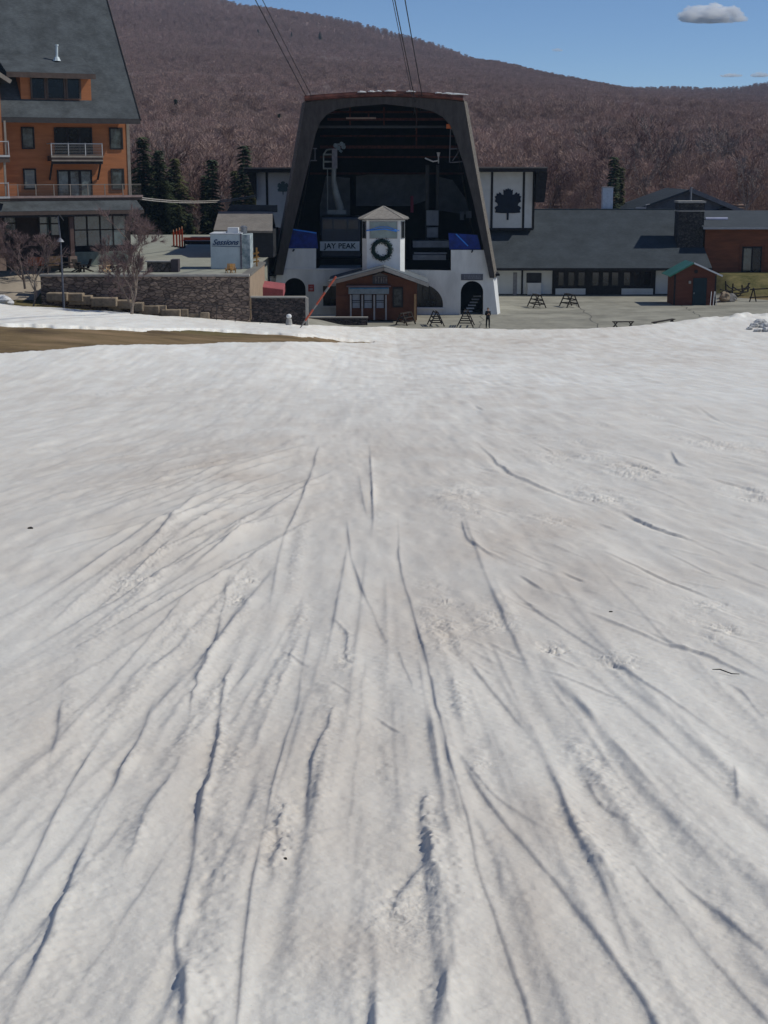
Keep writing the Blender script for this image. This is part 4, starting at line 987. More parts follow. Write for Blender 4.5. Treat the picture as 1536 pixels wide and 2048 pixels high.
# white extract vent on the ridge
mb = MB(); x0, x1, z0, z1 = FL.rect(1205.5, 376, 1226, 420, 11); mb.box(x0, x1, 11, 12.1, z0 - 1, z1); vt = mb.build('roof_vent', mat('galvanised_white', (.62, .68, .75), .5, .1, 3), lodge)
mb = MB(); mb.box(x0 - .06, x1 + .06, 10.94, 12.16, z1, z1 + .12); mb.build('vent_cap', LMETAL, vt)
mb = MB()
x0, x1, z0, z1 = FL.rect(1357, 406, 1408, 487, 2); mb.box(x0, x1, 2, 4.4, z0 - 2.5, z1); ch = mb.build('chimney', STONE2, lodge)
mb = MB(); mb.box(x0 - .12, x1 + .12, 1.88, 4.5, z1 + .002, z1 + .22); 
_, zz = FL.loc(1380, 422, 2); mb.box(x0 - .06, x1 + .06, 1.94, 4.46, zz - .07, zz + .07); mb.build('chimney_cap', CAPST, ch)
# ---- gable building behind
FG = Frame((0, 205, 0))
gab = empty('gable_hall', (FG.loc(1378, 420)[0], 205, 0), 0, 'grey roofed gable hall behind the lodge chimney', 'hall')
ox = gab.location.x
def gp(u, v, d=0): x, z = FG.loc(u, v, d); return (x - ox, z)
ap_ = gp(1379, 379); le = gp(1255, 424); re = gp(1556, 452)
mb = MB(); mb.prism([(le[0], 0), (re[0], 0), re, ap_, le], 0.6, 16); mb.build('wall', mat('grey_gable', (.12, .14, .16), .9, .12, .8, .01, 1.6, kind='shingle'), gab)
for s_, e_ in ((-1, le), (1, re)):
    A = Vector((ap_[0], 0, ap_[1])); B = Vector((e_[0], 0, e_[1])); bk = Vector((0, 17, 0))
    mb = MB()
    if s_ < 0: mb.quad(B, A, A + bk, B + bk, .25)
    else: mb.quad(A, B, B + bk, A + bk, .25)
    rf = mb.build('roof', ASPH, gab)
    if s_ > 0: mb = MB(); mb.beam(A + Vector((0, -.05, .0)), B + Vector((0, -.05, .0)), .12, .55); mb.build('rake_board', mat('rake_grey', (.2, .21, .22)), rf)
mb = MB(); mb.prism([gp(1411, 447, .5), gp(1535, 449, .5), gp(1517, 443, .5), gp(1448, 413, .5), gp(1411, 428, .5)], .3, .58); mb.build('gable_shadow', LINING, gab)  # dark panel painted as the shadow lying on the gable
mb = MB(); x, z = gp(1381.5, 398, -.8); mb.tube([(x, -.8, z - 1), (x, -.8, z + 1.4)], .13); mb.tube([(x, -.8, z + 1.4), (x, -.8, z + 1.55)], .19); mb.build('flue_pipe', METAL, gab)
mb = MB(); x0, z = gp(1272, 416, -.3); x1, _ = gp(1292, 416, -.3); mb.box(x0, x1, -.4, 0, z - .1, z + .1); mb.tube([(x1, -.2, z), (x1, -.2, z + .4), (x1 + .5, -.2, z + .5)], .07); mb.build('roof_pipe', LMETAL, gab)
# ---- orange timber building at the right
FO = Frame((FL.loc(1440, 545, 2)[0], 171, 2.35)); 
cab = empty('cedar_building', FO.P, 0, 'orange brown timber building with a flat metal roof at the right edge', 'building')
def ob(name, u0, v0, u1, v1, d0, d1, m, par=None, zmin=None):
    x0, x1, z0, z1 = FO.rect(u0, v0, u1, v1, d0); mb = MB(); mb.box(x0, x1, d0, d1, z0 if zmin is None else zmin, z1); return mb.build(name, m, par or cab)
OC = mat('orange_cedar', (0.25, 0.085, 0.04), .8, .18, 1.2, .012, 2.2, kind='siding', stretch=(.3, 1, 2))
ob('wall', 1409, 456, 1620, 548, 0, 8, OC, zmin=-.6)
mb = MB(); x0, x1, z0, z1 = FO.rect(1407, 442, 1640, 455, -1.1)
mb.quad((x0, -1.1, z0), (x1, -1.1, z0), (x1, 8, z1 + .9), (x0, 8, z1 + .9), .22); rf = mb.build('roof', mat('pale_metal_roof', (.075, .085, .095), .85, .1, 1, spec=.1), cab)
mb = MB(); mb.box(x0, x1, -1.16, -1.1, z0 - .2, z0 + .02); mb.build('gutter', LMETAL, rf)
dr = ob('door', 1484, 493, 1523, 547, -.08, -.01, TIMBER); ob('pane', 1487, 497, 1502, 542, -.11, -.085, mat('green_glass', (.04, .08, .07), .1, .3, 1, spec=.8), dr); ob('pane', 1505, 497, 1520, 542, -.11, -.085, GLASS, dr)
ob('door_surround', 1478, 489, 1483.5, 547, -.05, -.01, SIDING2); ob('door_surround', 1523.5, 489, 1529, 547, -.05, -.01, SIDING2)
mb = MB(); a_ = FO.p3(1411, 438, 3); b_ = FO.p3(1455, 438, 3); mb.tube([a_, b_], .2, 8); mb.build('duct', mat('pale_duct', (.45, .47, .6), .4, .1, 1), cab)

# ---- green roofed shed
FS = Frame((pt(1391, 613, 156).x, 156, 0))
shed = empty('small_shed', FS.P, 0, 'small brown timber shed with a green metal roof and dark teal door', 'shed')
x0, x1, z0, z1 = FS.rect(1348, 548, 1432, 613); za_ = FS.loc(1388, 527)[1]; xa = FS.loc(1386, 527)[0]
mb = MB(); mb.prism([(x0, -.1), (x1, -.1), (x1, z1), (xa, za_), (x0, z1)], 0, 3.6); mb.build('wall', mat('shed_siding', (.15, .05, .03), .85, .15, 1.5, .012, 2.6, kind='siding', stretch=(.3, 1, 2)), shed)
mb = MB(); A = Vector((xa, -.5, za_ + .12)); eL = Vector((x0 - .62, -.5, z1 - .18)); eR = Vector((x1 + .5, -.5, z1 - .14)); bk = Vector((0, 4.6, 0))
mb.quad(eL, A, A + bk, eL + bk, .07); mb.quad(A, eR, eR + bk, A + bk, .07); rf = mb.build('roof', GREENM, shed)
mb = MB(); dn = Vector((0, -.04, -.04)); mb.beam(A + dn, eR + dn, .06, .16); mb.build('sunlit_rake_trim', WPAINT, rf)  # white here stands in for sunlight along the right edge
mb = MB(); mb.beam(eL + dn, A + dn, .06, .14); mb.build('green_rake_trim', mat('green_trim', (.06, .25, .17), .5), rf)
def sb_(name, u0, v0, u1, v1, d0, d1, m, par=None):
    mb = MB(); FS.box(mb, u0, v0, u1, v1, d0, d1); return mb.build(name, m, par or shed)
dr = sb_('door', 1385.5, 556, 1413, 612, -.07, -.005, TEAL); sb_('handle', 1387.5, 585, 1389, 588, -.14, -.075, METAL, dr); sb_('threshold', 1385, 611, 1413, 613, -.3, -.075, METAL, dr)
sb_('wall_light', 1378, 562, 1382, 567.5, -.18, -.005, mat('lamp_grey', (.4, .38, .35)))
mb = MB(); x, z = FS.loc(1392, 543); mb.tube([(x, -.06, z), (x, -.005, z)], .2, 12); mb.build('gable_vent', TIMBER, shed)
sb_('corner_board', 1347.5, 549, 1351, 613, -.03, -.004, TIMBER); sb_('corner_board', 1429, 551, 1432, 613, -.03, -.004, TIMBER)
for i, (ua, ub, lb) in enumerate(((1420, 1423, 'left white pole leaning on the front of the shed'), (1426, 1429, 'middle white pole leaning beside the shed corner'), (1433, 1431, 'right grey pole leaning on the shed corner'))):
    a_ = FS.p3(ua, 614, -.6); b_ = FS.p3(ub, 583, -.06); mb = MB(); P_ = FS.P + Vector((a_[0], a_[1], 0)); mb.tube([(0, 0, 0), (b_[0] - a_[0], b_[1] - a_[1], b_[2])], .035, 6)
    o = mb.build('leaning_pole', WPAINT if i < 2 else LMETAL); o.location = P_; tag(o, lb, 'pole', 'poles leaning on the shed')
# rocks beside the shed
def rock(name, x, y, z, sx, sy_, sz, m, label, cat, group=None, seed=0, sub=3):
    bm = bmesh.new(); bmesh.ops.create_icosphere(bm, subdivisions=sub, radius=1)
    rs = random.Random(seed); off = Vector((rs.uniform(-50, 50), rs.uniform(-50, 50), 0))
    from mathutils import noise as mn
    for v in bm.verts:
        q = v.co.normalized(); k = 1 + .35 * mn.noise(q * 1.6 + off) + .14 * mn.noise(q * 4 + off)
        v.co = Vector((q.x * sx * k, q.y * sy_ * k, q.z * sz * k))
    me = bpy.data.meshes.new(name); bm.to_mesh(me); bm.free(); o = link(name, me, m); o.location = (x, y, z)
    return tag(o, label, cat, group)
g = ground(1451, 606); rock('boulder', g[0], g[1] + .5, float(base(*g)) + .55, 0.6, .5, .55, SAND, 'tan boulder beside the right wall of the green roofed shed', 'rock', seed=3)
g = ground(1462, 604); rock('boulder', g[0], g[1] + .5, float(base(*g)) + .3, .7, .6, .55, mat('grey_rock', (.25, .24, .23), .95, .25, 2, .03, 6), 'smaller grey boulder right of the tan boulder by the shed', 'rock', seed=4)

# ---- broken rail fence on the grass bank
def zg(x, y): return float(base(x, y))
fx0 = pt(1441, 580, 161).x; fen = empty('rail_fence', (fx0, 161, zg(fx0, 161)), 0, 'dark broken split rail fence sagging on the grassy bank', 'fence')
pts_ = [(1451, 562, 585), (1466, 567, 592), (1484, 570, 600), (1497, 566, 590)]
tops = []
for i, (u, vt, vb) in enumerate(pts_):
    a_ = pt(u + 2 * (-1) ** i, vb, 161 + .3 * i) - fen.location; b_ = pt(u, vt, 161 + .3 * i) - fen.location
    mb = MB(); mb.tube([a_ - Vector((0, 0, .5)), b_], [.1, .08], 7); mb.build('post', WOODD, fen); tops.append((a_, b_))
for i in range(3):
    for f, g_ in ((.25, .35), (.75, .55)):
        a_ = tops[i][0].lerp(tops[i][1], f); b_ = tops[i + 1][0].lerp(tops[i + 1][1], g_)
        mb = MB(); mb.tube([a_, a_.lerp(b_, .5) + Vector((0, 0, -.08)), b_], .07, 6); mb.build('rail', WOODD, fen)
for (ua, va, ub, vb) in ((1440, 578, 1482, 594), (1441, 585, 1500, 575), (1478, 592, 1500, 566), (1466, 589, 1496, 583)):
    a_ = pt(ua, va, 160.6) - fen.location; b_ = pt(ub, vb, 161) - fen.location
    mb = MB(); mb.tube([a_, b_], .065, 6); mb.build('fallen_rail', WOODD, fen)
# ---- picnic tables and racks on the plaza
def part_copy_set(root, locs):
    pass
def a_rack(u, v, name_label, grp='a-frame wooden ski racks on the plaza', ang=0.0, s=1.0, tilt=0):
    """A-frame ski rack, seen end-on"""
    x, y = ground(u, v); root = empty('ski_rack', (x, y, zg(x, y) + .05), ang, name_label, 'rack', grp)
    Hh, Wd, Ln = 1.45 * s, .78 * s, 2.2 * s
    for k, yy in enumerate((0, Ln)):
        for sx in (-1, 1):
            mb = MB(); mb.beam((sx * Wd, yy, 0), (sx * .10, yy, Hh), .11, .09); mb.build('leg', WOODD, root)
        mb = MB(); mb.beam((-.55 * s, yy - .06, .42 * s), (.55 * s, yy - .06, .42 * s), .05, .10); mb.build('crossbar', WOODD, root)
        mb = MB(); mb.beam((-.34 * s, yy - .06, .85 * s), (.34 * s, yy - .06, .85 * s), .05, .09); mb.build('crossbar', WOODD, root)
    for sx in (-1, 1):
        for f in (.30, .62, .98):
            mb = MB(); xx = sx * (Wd + (.10 - Wd) * f); mb.beam((xx, -.1, Hh * f), (xx, Ln + .1, Hh * f), .07, .10); mb.build('rail', WOODD, root)
    return root
a_rack(874, 654, 'wooden a-frame ski rack between the hut and the arched doorway', ang=R(5), s=.85)
a_rack(930, 656, 'dark wooden ski rack in front of the arched stair doorway', ang=R(-6), s=.95)
a_rack(803, 652, 'low dark ski rack standing before the right end of the ticket hut', ang=R(-28), s=.75)
a_rack(1079, 617, 'left of the two wooden a-frame racks in front of the long lodge', ang=R(12), s=.88)
a_rack(1146, 616, 'right of the two wooden a-frame racks in front of the long lodge', ang=R(16), s=.88)
def bench(u, v, lab, ang, ln, h=.5, tilt=0.0):
    x, y = ground(u, v); root = empty('picnic_bench', (x, y, zg(x, y) + .05), ang, lab, 'bench'); root.rotation_euler = (0, tilt, ang)
    mb = MB(); mb.box(-ln / 2, ln / 2, -.22, -.01, h - .07, h); mb.box(-ln / 2, ln / 2, .02, .23, h - .07, h); mb.build('seat', WOODD, root)
    for sx in (-1, 1):
        for q in (-1, 1):
            mb = MB(); mb.beam((sx * (ln / 2 - .25) - q * .16, 0, h - .07), (sx * (ln / 2 - .25) + q * .2, 0, -.05), .2, .07); mb.build('leg', WOODD, root)
bench(1246, 655, 'low dark wooden bench standing at the snow edge on the plaza', R(4), 1.9, .5)
bench(1327, 648, 'dark plank bench leaning at an angle by the snow edge right of the other bench', R(34), 2.6, .28, R(-4))
# trestle at the far right
fx = pt(1506, 596, 159); tr = empty('wooden_trestle', (fx.x, 159, zg(fx.x, 159)), R(8), 'dark wooden trestle barrier on the bank at the right edge', 'barrier')
mb = MB()
for k in range(2):
    X = k * 3.2
    for sx in (-1, 1): 
        m2 = MB(); m2.beam((X + sx * .45, 0, -.3), (X, 0, 1.5), .1, .1); m2.build('leg', WOODD, tr)
for z_ in (1.35, .5):
    m2 = MB(); m2.beam((-.4, -.08, z_), (4.5, -.08, z_ + .15), .08, .12); m2.build('rail', WOODD, tr)
g = ground(1512, 662)
for i, (u, v, s_) in enumerate(((1499, 664, .22), (1509, 659, .36), (1521, 654, .46), (1532, 660, .4), (1515, 668, .26), (1534, 668, .32))):
    gx_, gy_ = ground(u, v); rock('dirty_snow_lump', gx_, gy_, snow_z(gx_, gy_) + s_ * .3, s_ * 1.3, s_, s_ * .8, mat('gritty_snow', (.78, .78, .76), .9, .38, 1.6, .06, 5, c2=(.25, .25, .25)), ('leftmost small', 'second', 'tall grey', 'rearmost', 'low front', 'rightmost front')[i] + ' lump of gritty snow in the pile at the right edge', 'snow lump', 'gritty snow lumps', seed=20 + i)

# ---- person in black on the plaza
def person(x, y, z, ang):
    V = []; E = []; Rr = []
    def v(p, r): V.append(p); Rr.append(r); return len(V) - 1
    def chain(a, pts):
        for p, r in pts:
            b = v(p, r); E.append((a, b)); a = b
        return a
    pel = v((0, 0, .95), (.165, .12))
    sp = chain(pel, [((0, 0, 1.10), (.15, .11)), ((0, .01, 1.27), (.175, .12)), ((0, .01, 1.42), (.16, .10))])
    nk = chain(sp, [((0, .0, 1.50), (.062, .062)), ((0, -.015, 1.57), (.07, .08)), ((0, -.02, 1.645), (.078, .098)), ((0, -.012, 1.715), (.06, .075))])
    for s_ in (-1, 1):
        chain(pel, [((s_ * .10, 0, .86), (.098, .098)), ((s_ * .125, -.01, .50), (.066, .07)), ((s_ * .13, .02, .30), (.062, .066)), ((s_ * .135, .02, .09), (.046, .05)), ((s_ * .145, -.03, .045), (.046, .04)), ((s_ * .155, -.15, .035), (.04, .03))])
        sh = chain(sp, [((s_ * .18, .01, 1.43), (.075, .075)), ((s_ * .235, .03, 1.16), (.052, .052))])
        wr_ = chain(sh, [((s_ * .13, -.17, 1.13), (.042, .04)), ((s_ * .07, -.22, 1.20), (.028, .024))])
        pm = chain(wr_, [((s_ * .045, -.25, 1.245), (.034, .016))])
        for k in range(4):
            bx = s_ * (.062 - k * .012); L_ = (.030, .036, .033, .026)[k]
            chain(pm, [((bx - s_ * .004, -.262, 1.262 + .004 * k), (.009, .009)), ((bx - s_ * .006, -.275 - .004 * k, 1.262 + L_), (.008, .008)), ((bx - s_ * .012, -.262, 1.27 + L_), (.007, .007))])
        chain(wr_, [((s_ * .035, -.232, 1.225), (.011, .011)), ((s_ * .018, -.25, 1.25), (.009, .009))])
    me = bpy.data.meshes.new('person'); me.from_pydata(V, E, [])
    o = bpy.data.objects.new('tmp', me); COL.objects.link(o)
    sk = o.modifiers.new('skin', 'SKIN'); sk.use_smooth_shade = True
    for i, sv in enumerate(me.skin_vertices[0].data): sv.radius = (Rr[i][0] * 1.12, Rr[i][1] * 1.12) if Rr[i][0] > .035 and i > 0 else Rr[i]; sv.use_root = (i == 0)
    sub = o.modifiers.new('sub', 'SUBSURF'); sub.levels = 2; sub.render_levels = 2
    dg = bpy.context.evaluated_depsgraph_get(); me2 = bpy.data.meshes.new_from_object(o.evaluated_get(dg)); bpy.data.objects.remove(o)
    me2.materials.clear(); me2.materials.append(BLACKC); me2.materials.append(SKIN)
    for p in me2.polygons:
        c = p.center
        p.material_index = 1 if (c.z > 1.50 or (c.y < -.205 and c.z > 1.17)) else 0
        p.use_smooth = True
    b = bpy.data.objects.new('person', me2); COL.objects.link(b); b.location = (x, y, z); b.rotation_euler = (0, 0, ang)
    tag(b, 'person in black jacket and trousers standing on the plaza with bent arms', 'person')
    # hair, face
    bm = bmesh.new(); bmesh.ops.create_uvsphere(bm, u_segments=16, v_segments=10, radius=1)
    for q in bm.verts: q.co = Vector((q.co.x * .092, q.co.y * .105 + .012, q.co.z * .10 + 1.70)) 
    bmesh.ops.delete(bm, geom=[q for q in bm.verts if q.co.z < 1.60 or (q.co.y < -.05 and q.co.z < 1.72)], context='VERTS')
    m_ = bpy.data.meshes.new('hair'); bm.to_mesh(m_); bm.free(); link('hair', m_, HAIR, b)
    f = MB(); f.tube([(0, -.105, 1.665), (0, -.135, 1.635), (0, -.11, 1.625)], [.009, .015, .012], 6); f.build('nose', SKIN, b)
    for s_ in (-1, 1):
        f = MB(); f.tube([(s_ * .03, -.095, 1.665), (s_ * .03, -.108, 1.665)], [.012, .009], 8); f.build('eye', HAIR, b)
        f = MB(); f.tube([(s_ * .078, 0, 1.625), (s_ * .092, .005, 1.65), (s_ * .082, .01, 1.68)], [.01, .016, .01], 6); f.build('ear', SKIN, b)
    f = MB(); f.tube([(-.025, -.104, 1.595), (0, -.113, 1.593), (.025, -.104, 1.595)], .006, 6); f.build('mouth', mat('lips', (.3, .1, .09)), b)
    f = MB(); f.box(-.09, .09, -.12, -.10, .90, 1.0); 
    return b
gx_, gy_ = ground(976, 657.5); person(gx_, gy_ + .3, zg(gx_, gy_) + .045, R(8))

# ---- marker pole, small fixtures
x, y = ground(600, 661); z = snow_z(x, y); top = pt(672, 553, y - .2)
pole = empty('marker_pole', (x, y, z), 0, 'leaning orange and white striped bamboo marker pole stuck in the snow', 'pole')
d_ = top - Vector((x, y, z)); d_.y = -.3
segs = [(0, .15, 0), (.15, .37, 1), (.37, .46, 0), (.46, .70, 1), (.70, .80, 0), (.80, 1.0, 1)]
for a_, b_, k in segs:
    mb = MB(); mb.tube([d_ * a_, d_ * b_], [.075 if a_ > 0.1 else .03, .08], 8); mb.build('orange_band' if k else 'white_band', mat('faded_orange_paint', (.62, .13, .07), .6, .15, 4) if k else mat('worn_bamboo', (.33, .31, .29), .8, .2, 4), pole)
x, y = pt(578, 646, 116.6).x, 116.6; lamp = empty('path_light', (x, y, pt(578, 644, 116.6).z), 0, 'small white globe path light at the foot of the low stone wall', 'lamp')
mb = MB(); mb.tube([(0, 0, -.2), (0, 0, .25)], [.28, .2], 10); mb.build('base', mat('rough_concrete', (.4, .39, .37)), lamp)
mb = MB(); mb.tube([(0, 0, .25), (0, 0, .32), (0, 0, .45), (0, 0, .58), (0, 0, .62)], [.06, .17, .22, .16, .04], 12); mb.build('globe', WPAINT, lamp, smooth_=True)
# debris lying on the near snow
for i, (u, v, s_, lab) in enumerate(((61, 1063, .022, 'dark pine cone lying alone on the snow at the left edge'), (570, 1728, .006, 'tiny black seed on the snow in the lower left'), (918, 1623, .0, ''), (1221, 1233, .010, 'dark pebble on the dirty snow right of centre'), (752, 968, .0, ''))):
    if s_ == 0: continue
    x, y = ground(u, v); rock('pebble' if i else 'pine_cone', x, y, snow_z(x, y) + s_ * .3, s_ * 1.4, s_, s_ * .7, mat('dark_debris', (.02, .018, .016)), lab, 'pine cone' if i == 0 else 'pebble', seed=60 + i, sub=2)
x, y = ground(1424, 1353); x2, y2 = ground(1478, 1361); z = snow_z(x, y); z2 = snow_z(x2, y2)
mb = MB(); mb.tube([(0, 0, .012), ((x2 - x) * .3, (y2 - y) * .2, .02), ((x2 - x) * .7, (y2 - y) * .8, z2 - z + .006), (x2 - x, y2 - y, z2 - z + .012)], [.002, .0035, .003, .002], 6)
o = mb.build('twig', mat('dark_debris', (.02, .018, .016))); o.location = (x, y, z); tag(o, 'thin dark twig lying on the snow at the right', 'twig')

# ================================================================== TERRACE, STONE WALLS, STEPS
ZP = pt(300, 550.5, 118).z
xw0 = pt(82, 580, 118).x; xw1 = pt(498, 580, 118).x
tag((lambda: (sheet('patio', [(xw0 + .3, 118.4), (xw1 - .2, 118.4), (xw1 - .2, 133), (xw1 - .2, 188), (-62, 188), (-62, 128.2), (xw0 + .3, 128.2)], CONCR, .02, 4, ZP), bpy.data.objects['patio'])[1])())
pm_ = MB(); pm_.box(xw0 + .3, xw1 - .6, 120, 188, ZP - 7, ZP + .0); pm_.box(-62, xw0 + .298, 128.7, 188, ZP - 3, ZP - .002); tag(pm_.build('patio_fill', CONCR), kind='structure')
rw_ = empty('stone_retaining_wall', (xw0, 118, 3), 0, 'long dark fieldstone wall holding up the terrace, with a pale cap', 'wall')
mb = MB(); mb.box(0, xw1 - xw0, 0, .55, -4.5, ZP - 3.1); mb.build('wall', STONE, rw_)
mb = MB(); mb.box(-.06, xw1 - xw0 + .06, -.07, .62, ZP - 3.098, ZP - 2.93); mb.build('cap', CAPST, rw_)
ew = empty('terrace_end_wall', (xw1, 118, 3), 0, 'sunlit tan end wall of the terrace facing the station', 'wall')
mb = MB(); mb.box(-.5, .03, .64, 15.5, -3.5, ZP - 3.1); mb.build('wall', mat('tan_stone_wall', (.36, .27, .19), .9, .12, 1.2, .03, 2), ew)
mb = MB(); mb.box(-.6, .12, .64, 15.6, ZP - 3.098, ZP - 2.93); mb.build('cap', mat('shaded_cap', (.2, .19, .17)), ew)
yl = 118.3; lx0 = xw1 + .02; lx1 = pt(611, 620, yl).x; zt2 = pt(560, 593, yl).z
lw_ = empty('low_stone_wall', (lx0, yl, 0), 0, 'lower dark stone wall with a thin pale cap beside the ticket hut', 'wall')
mb = MB(); mb.box(0.1, lx1 - lx0, 0, .5, -.5, zt2 - .12); mb.build('wall', mat('dark_wall_stone', (.17, .13, .115), .9, .3, 3, .05, 2.6, c2=(.03, .028, .03), kind='stone', stretch=(1, 1, 2)), lw_)
mb = MB(); mb.box(0.05, lx1 - lx0 + .05, -.06, .56, zt2 - .118, zt2); mb.box(lx1 - lx0 + .002, lx1 - lx0 + .2, .0, .5, -.3, zt2 - .12); mb.build('cap', CAPST, lw_)
# planter kerb before the hut
px0 = pt(614, 640, 136).x; px1 = pt(735, 640, 136).x; pz = pt(680, 634, 136).z
kb = empty('planter_wall', (px0, 136, 0), 0, 'ankle high dark kerb wall with a pale top in front of the ticket windows', 'wall')
mb = MB(); mb.box(0, px1 - px0, 0, .4, -.2, pz - .1); mb.build('wall', MATS['dark_wall_stone'], kb)
mb = MB(); mb.box(-.05, px1 - px0 + .05, -.05, .45, pz - .098, pz); mb.box(px0 * 0 + .2, px1 - px0 - 3, .5, 3.5, pz - .3, pz - .15); mb.build('cap', CAPST, kb)
mb = MB(); a_ = pt(515, 590, 133); b_ = pt(570, 592, 133)
aw = empty('maroon_cover', (a_.x, 131, a_.z), 0, 'long maroon canvas cover lying behind the low stone wall', 'cover')
mb.prism([(0, 0), (b_.x - a_.x, -.1), (b_.x - a_.x, .65), (0, .95)], 0, 2.4, off=(.0, .35)); mb.build('cover', MAROON, aw, bevel=.05)
# stair of sandstone blocks running down along the wall
st = empty('stone_steps', (pt(150, 590, 116).x, 116.5, 3), 0, 'flight of tan sandstone block steps descending along the foot of the stone wall', 'steps')
SB_ = [(92, 133, 583, 591), (96, 165, 584, 592), (137, 182, 588, 598), (182, 232, 592, 602), (215, 262, 597, 607), (225, 242, 603, 612), (268, 285, 602, 612), (276, 318, 608, 618), (310, 332, 606, 619), (322, 360, 616, 625), (354, 376, 612, 628), (372, 405, 622, 632), (400, 418, 619, 634), (414, 448, 628, 637), (440, 465, 627, 640), (460, 500, 633, 641), (490, 530, 637, 644)]
for i, (u0, u1, v0, v1) in enumerate(SB_):
    yy = 116.6 - (.35 if i % 3 == 0 else 0) + i * .12
    p0 = pt(u0, v1, yy); p1 = pt(u1, v0, yy); mb = MB(); L0 = st.location
    mb.box(p0.x - L0.x, p1.x - L0.x, yy - L0.y, yy - L0.y + .9, p0.z - L0.z - .45, p0.z - L0.z + (p1.z - p0.z) * .62); mb.build('step', SAND, st, bevel=.07)
for i, u in enumerate((330, 362, 398, 433, 470, 520)):
    vb = np.interp(u, [300, 520], [616, 643]); a_ = pt(u, vb, 116.0); b_ = pt(u, vb - 22, 116.0)
    if i == 0: rl = empty('hand_rail', a_, 0, 'thin dark handrail on posts beside the sandstone steps', 'railing'); prev = None
    mb = MB(); mb.tube([a_ - rl.location - Vector((0, 0, .3)), b_ - rl.location], .022, 6); mb.build('post', DMETAL, rl)
    if prev: mb = MB(); mb.tube([prev, b_ - rl.location], .02, 6); mb.build('rail', DMETAL, rl)
    prev = b_ - rl.location
g = ground(6, 610); rock('snow_heap', g[0] - .3, g[1] + 1, float(base(*g)) + .2, .75, .5, .45, mat('heap_snow', (.7, .7, .7), .8, .1), 'small rounded snow heap at the left edge by the path', 'snow heap', seed=9)
# ================================================================== HOTEL
HA = R(27)
hc = pt(262, 380, 131)
FHo = Frame((hc.x, hc.y, ZP), HA)
hotel = empty('hotel', FHo.P, HA, 'orange timber clad hotel with a huge steep grey shingle roof at the left', 'hotel')
def hb(name, u0, v0, u1, v1, d0, d1, m, par=None, bev=0):
    mb = MB(); FHo.box(mb, u0, v0, u1, v1, d0, d1); return mb.build(name, m, par or hotel, bevel=bev)
xL = FHo.loc(-420, 380)[0]
e0 = -1.9; rise = 1.38; zEe = FHo.loc(150, 236, -1.9)[1]; zEv = zEe + 1.9 * rise - .35; z2 = FHo.loc(150, 396)[1]
mb = MB(); mb.box(xL, 0, 0, 12, z2 + .02, zEv); hw = mb.build('wall', SIDING, hotel)
mb = MB(); mb.box(-.22, .04, -.05, .0 - .004, z2, zEv - .1); mb.build('corner_board', TRIML, hw)
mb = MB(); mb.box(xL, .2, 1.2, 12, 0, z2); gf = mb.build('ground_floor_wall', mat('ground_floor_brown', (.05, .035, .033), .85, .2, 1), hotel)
# main roof
over = .4
mb = MB()
rise = 1.27
def rz_(d): return zEe + (d - e0) * rise
mb.quad((xL, e0, rz_(e0)), (over, e0, rz_(e0)), (over, 13, rz_(13)), (xL, 13, rz_(13)), .3)
mb.quad((xL, 13, rz_(13)), (over, 13, rz_(13)), (over, 26, rz_(0)), (xL, 26, rz_(0)), .3)
hr = mb.build('roof', ASPH2, hotel)
mb = MB(); mb.box(xL, over + .02, e0 - .08, e0 - .005, rz_(e0) - .42, rz_(e0) - .02); mb.beam((over + .04, e0, rz_(e0) - .15), (over + .04, 13, rz_(13) - .15), .06, .36); mb.build('fascia', mat('dark_fascia', (.05, .045, .045)), hr)
mb = MB(); mb.prism([(-.0, 0), (0, 0)], 0, 0) if False else None
gm = MB(); gm.add([(0, 0, zEv - .01), (0, 12, zEv - .01), (0, 12, rz_(12) - .4), (-.2, 0, zEv - .01), (-.2, 12, zEv - .01), (-.2, 12, rz_(12) - .4)], [(0, 1, 2), (5, 4, 3), (0, 2, 5, 3), (1, 4, 5, 2), (0, 3, 4, 1)]); gm.build('gable_wall', SIDING, hotel)
# dormer
dd = -.75
x0, x1, z0, z1 = FHo.rect(41, 150, 182, 203, dd)
dm = MB(); dm.box(x0, x1, dd, 9, z0 - .3, z1 + .15); do = dm.build('dormer', SIDING, hotel)
x2, x3, _, zt_ = FHo.rect(20, 146, 190, 150, -1.5)
mb = MB(); mb.quad((x2 - .3, -1.5, z1 + .12), (x3, -1.5, z1 + .12), (x3, 7.3, z1 + .12 + 8.4 * .46), (x2 - .3, 7.3, z1 + .12 + 8.4 * .46), .22); mb.build('dormer_roof', ASPH2, do)
mb = MB(); mb.box(x2 - .3, x3 + .02, -1.58, -1.505, z1 - .30, z1 + .11); mb.build('dormer_fascia', TRIM, do)
for i, (u0, u1) in enumerate(((64, 89), (96, 128), (135, 159))):
    wn = hb('window', u0, 156, u1, 197, dd - .06, dd - .005, GLASS, do)
    mb = MB()
    for q0, q1 in ((u0 - 3, u0 + .5), (u1 - .5, u1 + 3)): FHo.box(mb, q0, 152, q1, 199, dd - .14, dd - .065)
    FHo.box(mb, u0, 150, u1, 155, dd - .13, dd - .07); FHo.box(mb, u0, 196, u1, 199.5, dd - .13, dd - .07); mb.build('frame', TRIM, wn)
a_ = FHo.p3(113.5, 117, 1.0); b_ = FHo.p3(113.5, 92, 1.0); mb = MB(); mb.tube([a_, b_], .11, 8); mb.tube([b_, (b_[0], b_[1], b_[2] + .12)], .15, 8); mb.tube([Vector(a_) - Vector((0, 0, .2)), Vector(a_) + Vector((0, 0, .12))], [.34, .2], 8); mb.build('vent_pipe', mat('galvanised_pipe', (.6, .68, .7), .4, .05), hotel)
